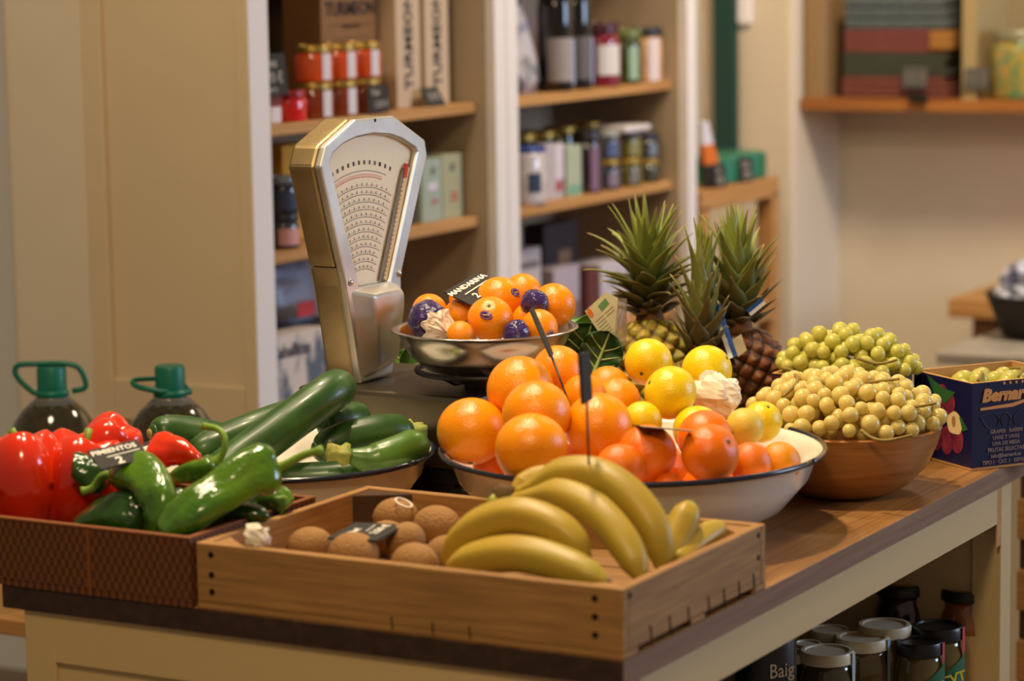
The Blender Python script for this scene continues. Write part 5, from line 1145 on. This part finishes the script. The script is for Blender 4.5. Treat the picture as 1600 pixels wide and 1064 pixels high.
MT['grape_skin'] = mat('grape_skin', '#efd67a', .24, coat=.2, sss=.6, nz=.9, c2='#f0de90', stretch=(60, 60, 60)); MT['grape_green'] = mat('grape_green', '#dcd66a', .24, coat=.2, sss=.6, nz=.9, c2='#dcd46c', stretch=(60, 60, 60))
for k in ('grape_skin', 'grape_green'):
    b = MT[k].node_tree.nodes['Principled BSDF']; b.inputs['Transmission Weight'].default_value = .35; b.inputs['IOR'].default_value = 1.36
    b.inputs['Subsurface Radius'].default_value = (1, .8, .25)
K('grape_stalk', '#8a7434', .6)
def grape_mesh(m):
    bm = bmesh.new(); bmesh.ops.create_icosphere(bm, subdivisions=3, radius=1); me = bpy.data.meshes.new('grape'); bm.to_mesh(me); bm.free()
    for f in me.polygons: f.use_smooth = True
    me.materials.append(MT[m]); return me
GME = {k: grape_mesh(k) for k in ('grape_skin', 'grape_green')}
def heap(sample, inside, n, r0, r1, seed, tries=40000):
    rnd = random.Random(seed); pts = []
    for _ in range(tries):
        if len(pts) >= n: break
        p = Vector(sample(rnd)); r = rnd.uniform(r0, r1)
        if inside and not inside(p, r): continue
        if all((p - a).length > (r + b) * .90 for a, b in pts): pts.append((p, r))
    return pts
def bunches(pts, centres, labels, m, group, stalks):
    lots = [[] for _ in centres]
    for p, r in pts:
        lots[min(range(len(centres)), key=lambda i: (p - Vector(centres[i])).length)].append((p, r))
    for i, lot in enumerate(lots):
        lot = lot[:98]
        if not lot: continue
        base = Vector(centres[i]); o = thing('grape_bunch', base, labels[i], 'grapes', group)
        rnd = random.Random(i)
        for p, r in lot:
            g = bpy.data.objects.new('grape', GME[m]); COL.objects.link(g); g.parent = o; g.location = p - base
            e = rnd.uniform(1.0, 1.14); g.scale = (r, r, r*e); g.rotation_euler = (rnd.uniform(0, 3), rnd.uniform(0, 3), 0)
        MB().tube(smooth_pts(stalks[i], 16), [.0022 - .0006*k/15 for k in range(16)], 8, lobe=lambda g_, t: 1 + .15*math.sin(3*g_ + 20*t)).build('stalk', 'grape_stalk', o, smooth=True)
# heap in the wooden bowl: a mound over the rim
cx, cy, cz = gbx, gby, gbz - .012
def smp(rnd):
    a = rnd.uniform(0, 2*PI); t = math.acos(1 - rnd.random()); k = rnd.choice((1, 1, 1, .82)) * (1 + .10*noise.noise(Vector((math.cos(a)*t*1.6, math.sin(a)*t*1.6, 7.3))) + rnd.uniform(-.04, .04))
    return (cx + .106*k*math.sin(t)*math.cos(a), cy + .106*k*math.sin(t)*math.sin(a), cz + .012 + .055*k*math.cos(t)**.8)
pts = heap(smp, lambda p, r: math.hypot(p.x - cx, p.y - cy) < (.106 - r if p.z < gbz + r*.8 else .118), 280, .0080, .0116, 4)
bunches(pts, [(cx - .055, cy - .01, 1.01), (cx + .010, cy - .055, 1.0), (cx + .060, cy + .01, 1.01), (cx, cy + .06, 1.02)],
        ['grape bunch at the left of the wooden bowl, beside the lemons', 'grape bunch at the front of the wooden bowl, over its rim', 'grape bunch at the right of the wooden bowl, nearest the blue carton', 'grape bunch at the back of the wooden bowl, on top of the heap'], 'grape_skin', 'grape bunches in the wooden bowl',
        [[(-0.1630, 0.7700, 1.0409), (-0.1552, 0.7575, 1.0387), (-0.1514, 0.7450, 1.0347), (-0.1578, 0.7375, 1.0264), (-0.1626, 0.7300, 1.0212)], [(-0.0511, 0.6950, 0.9959), (-0.0366, 0.6917, 0.9887), (-0.0186, 0.6907, 0.9873), (0.0112, 0.6920, 0.9951)], [(-0.0227, 0.7700, 1.0126), (-0.0044, 0.7625, 1.0164), (0.0153, 0.7550, 1.0219)], [(-0.0936, 0.8000, 1.0303), (-0.0718, 0.7950, 1.0354), (-0.0423, 0.7900, 1.0410)]])
# heap in the second carton
def smp2(rnd):
    a = rnd.uniform(0, 2*PI); t = math.acos(1 - rnd.random()); k = rnd.choice((1, 1, .8))
    return (-.200 + .092*k*math.sin(t)*math.cos(a), 1.022 + .062*k*math.sin(t)*math.sin(a), .996 + .064*k*math.cos(t))
pts = heap(smp2, lambda p, r: p.z > 1.009 + r*.7 or (-.274 + r < p.x < -.145 - r and .97 + r < p.y < 1.08 - r), 150, .0085, .0105, 9)
bunches(pts, [(-.235, 1.02, 1.02), (-.155, 1.02, 1.02)], ['green grape bunch at the left of the carton behind the wooden bowl', 'green grape bunch at the right of the carton behind the wooden bowl'], 'grape_green', 'green grape bunches in the second carton',
        [[(-0.2654, 0.9650, 1.0154), (-0.2509, 0.9675, 1.0119), (-0.2330, 0.9700, 1.0030)], [(-0.1625, 0.9600, 1.0343), (-0.1377, 0.9650, 1.0287), (-0.1147, 0.9700, 1.0341)]])
# grapes in the blue carton
ctr = q(.075, .0625, 0)
def smp3(rnd):
    a, b = rnd.uniform(.012, .138), rnd.uniform(.012, .113)
    return q(a, b, .084 + .016*math.sin(PI*a/.15)*math.sin(PI*b/.125) + rnd.uniform(-.004, .004))
pts = heap(smp3, None, 60, .0105, .0135, 13)
bunches(pts, [tuple(q(.05, .06, .09)), tuple(q(.11, .06, .09))], ['pale green grapes at the left in the dark blue carton', 'pale green grapes at the right in the dark blue carton'], 'grape_green', 'grape bunches in the blue carton',
        [[tuple(q(.03, .03, .105)), tuple(q(.05, .05, .111)), tuple(q(.06, .08, .105))], [tuple(q(.09, .03, .105)), tuple(q(.11, .05, .111)), tuple(q(.12, .09, .105))]])
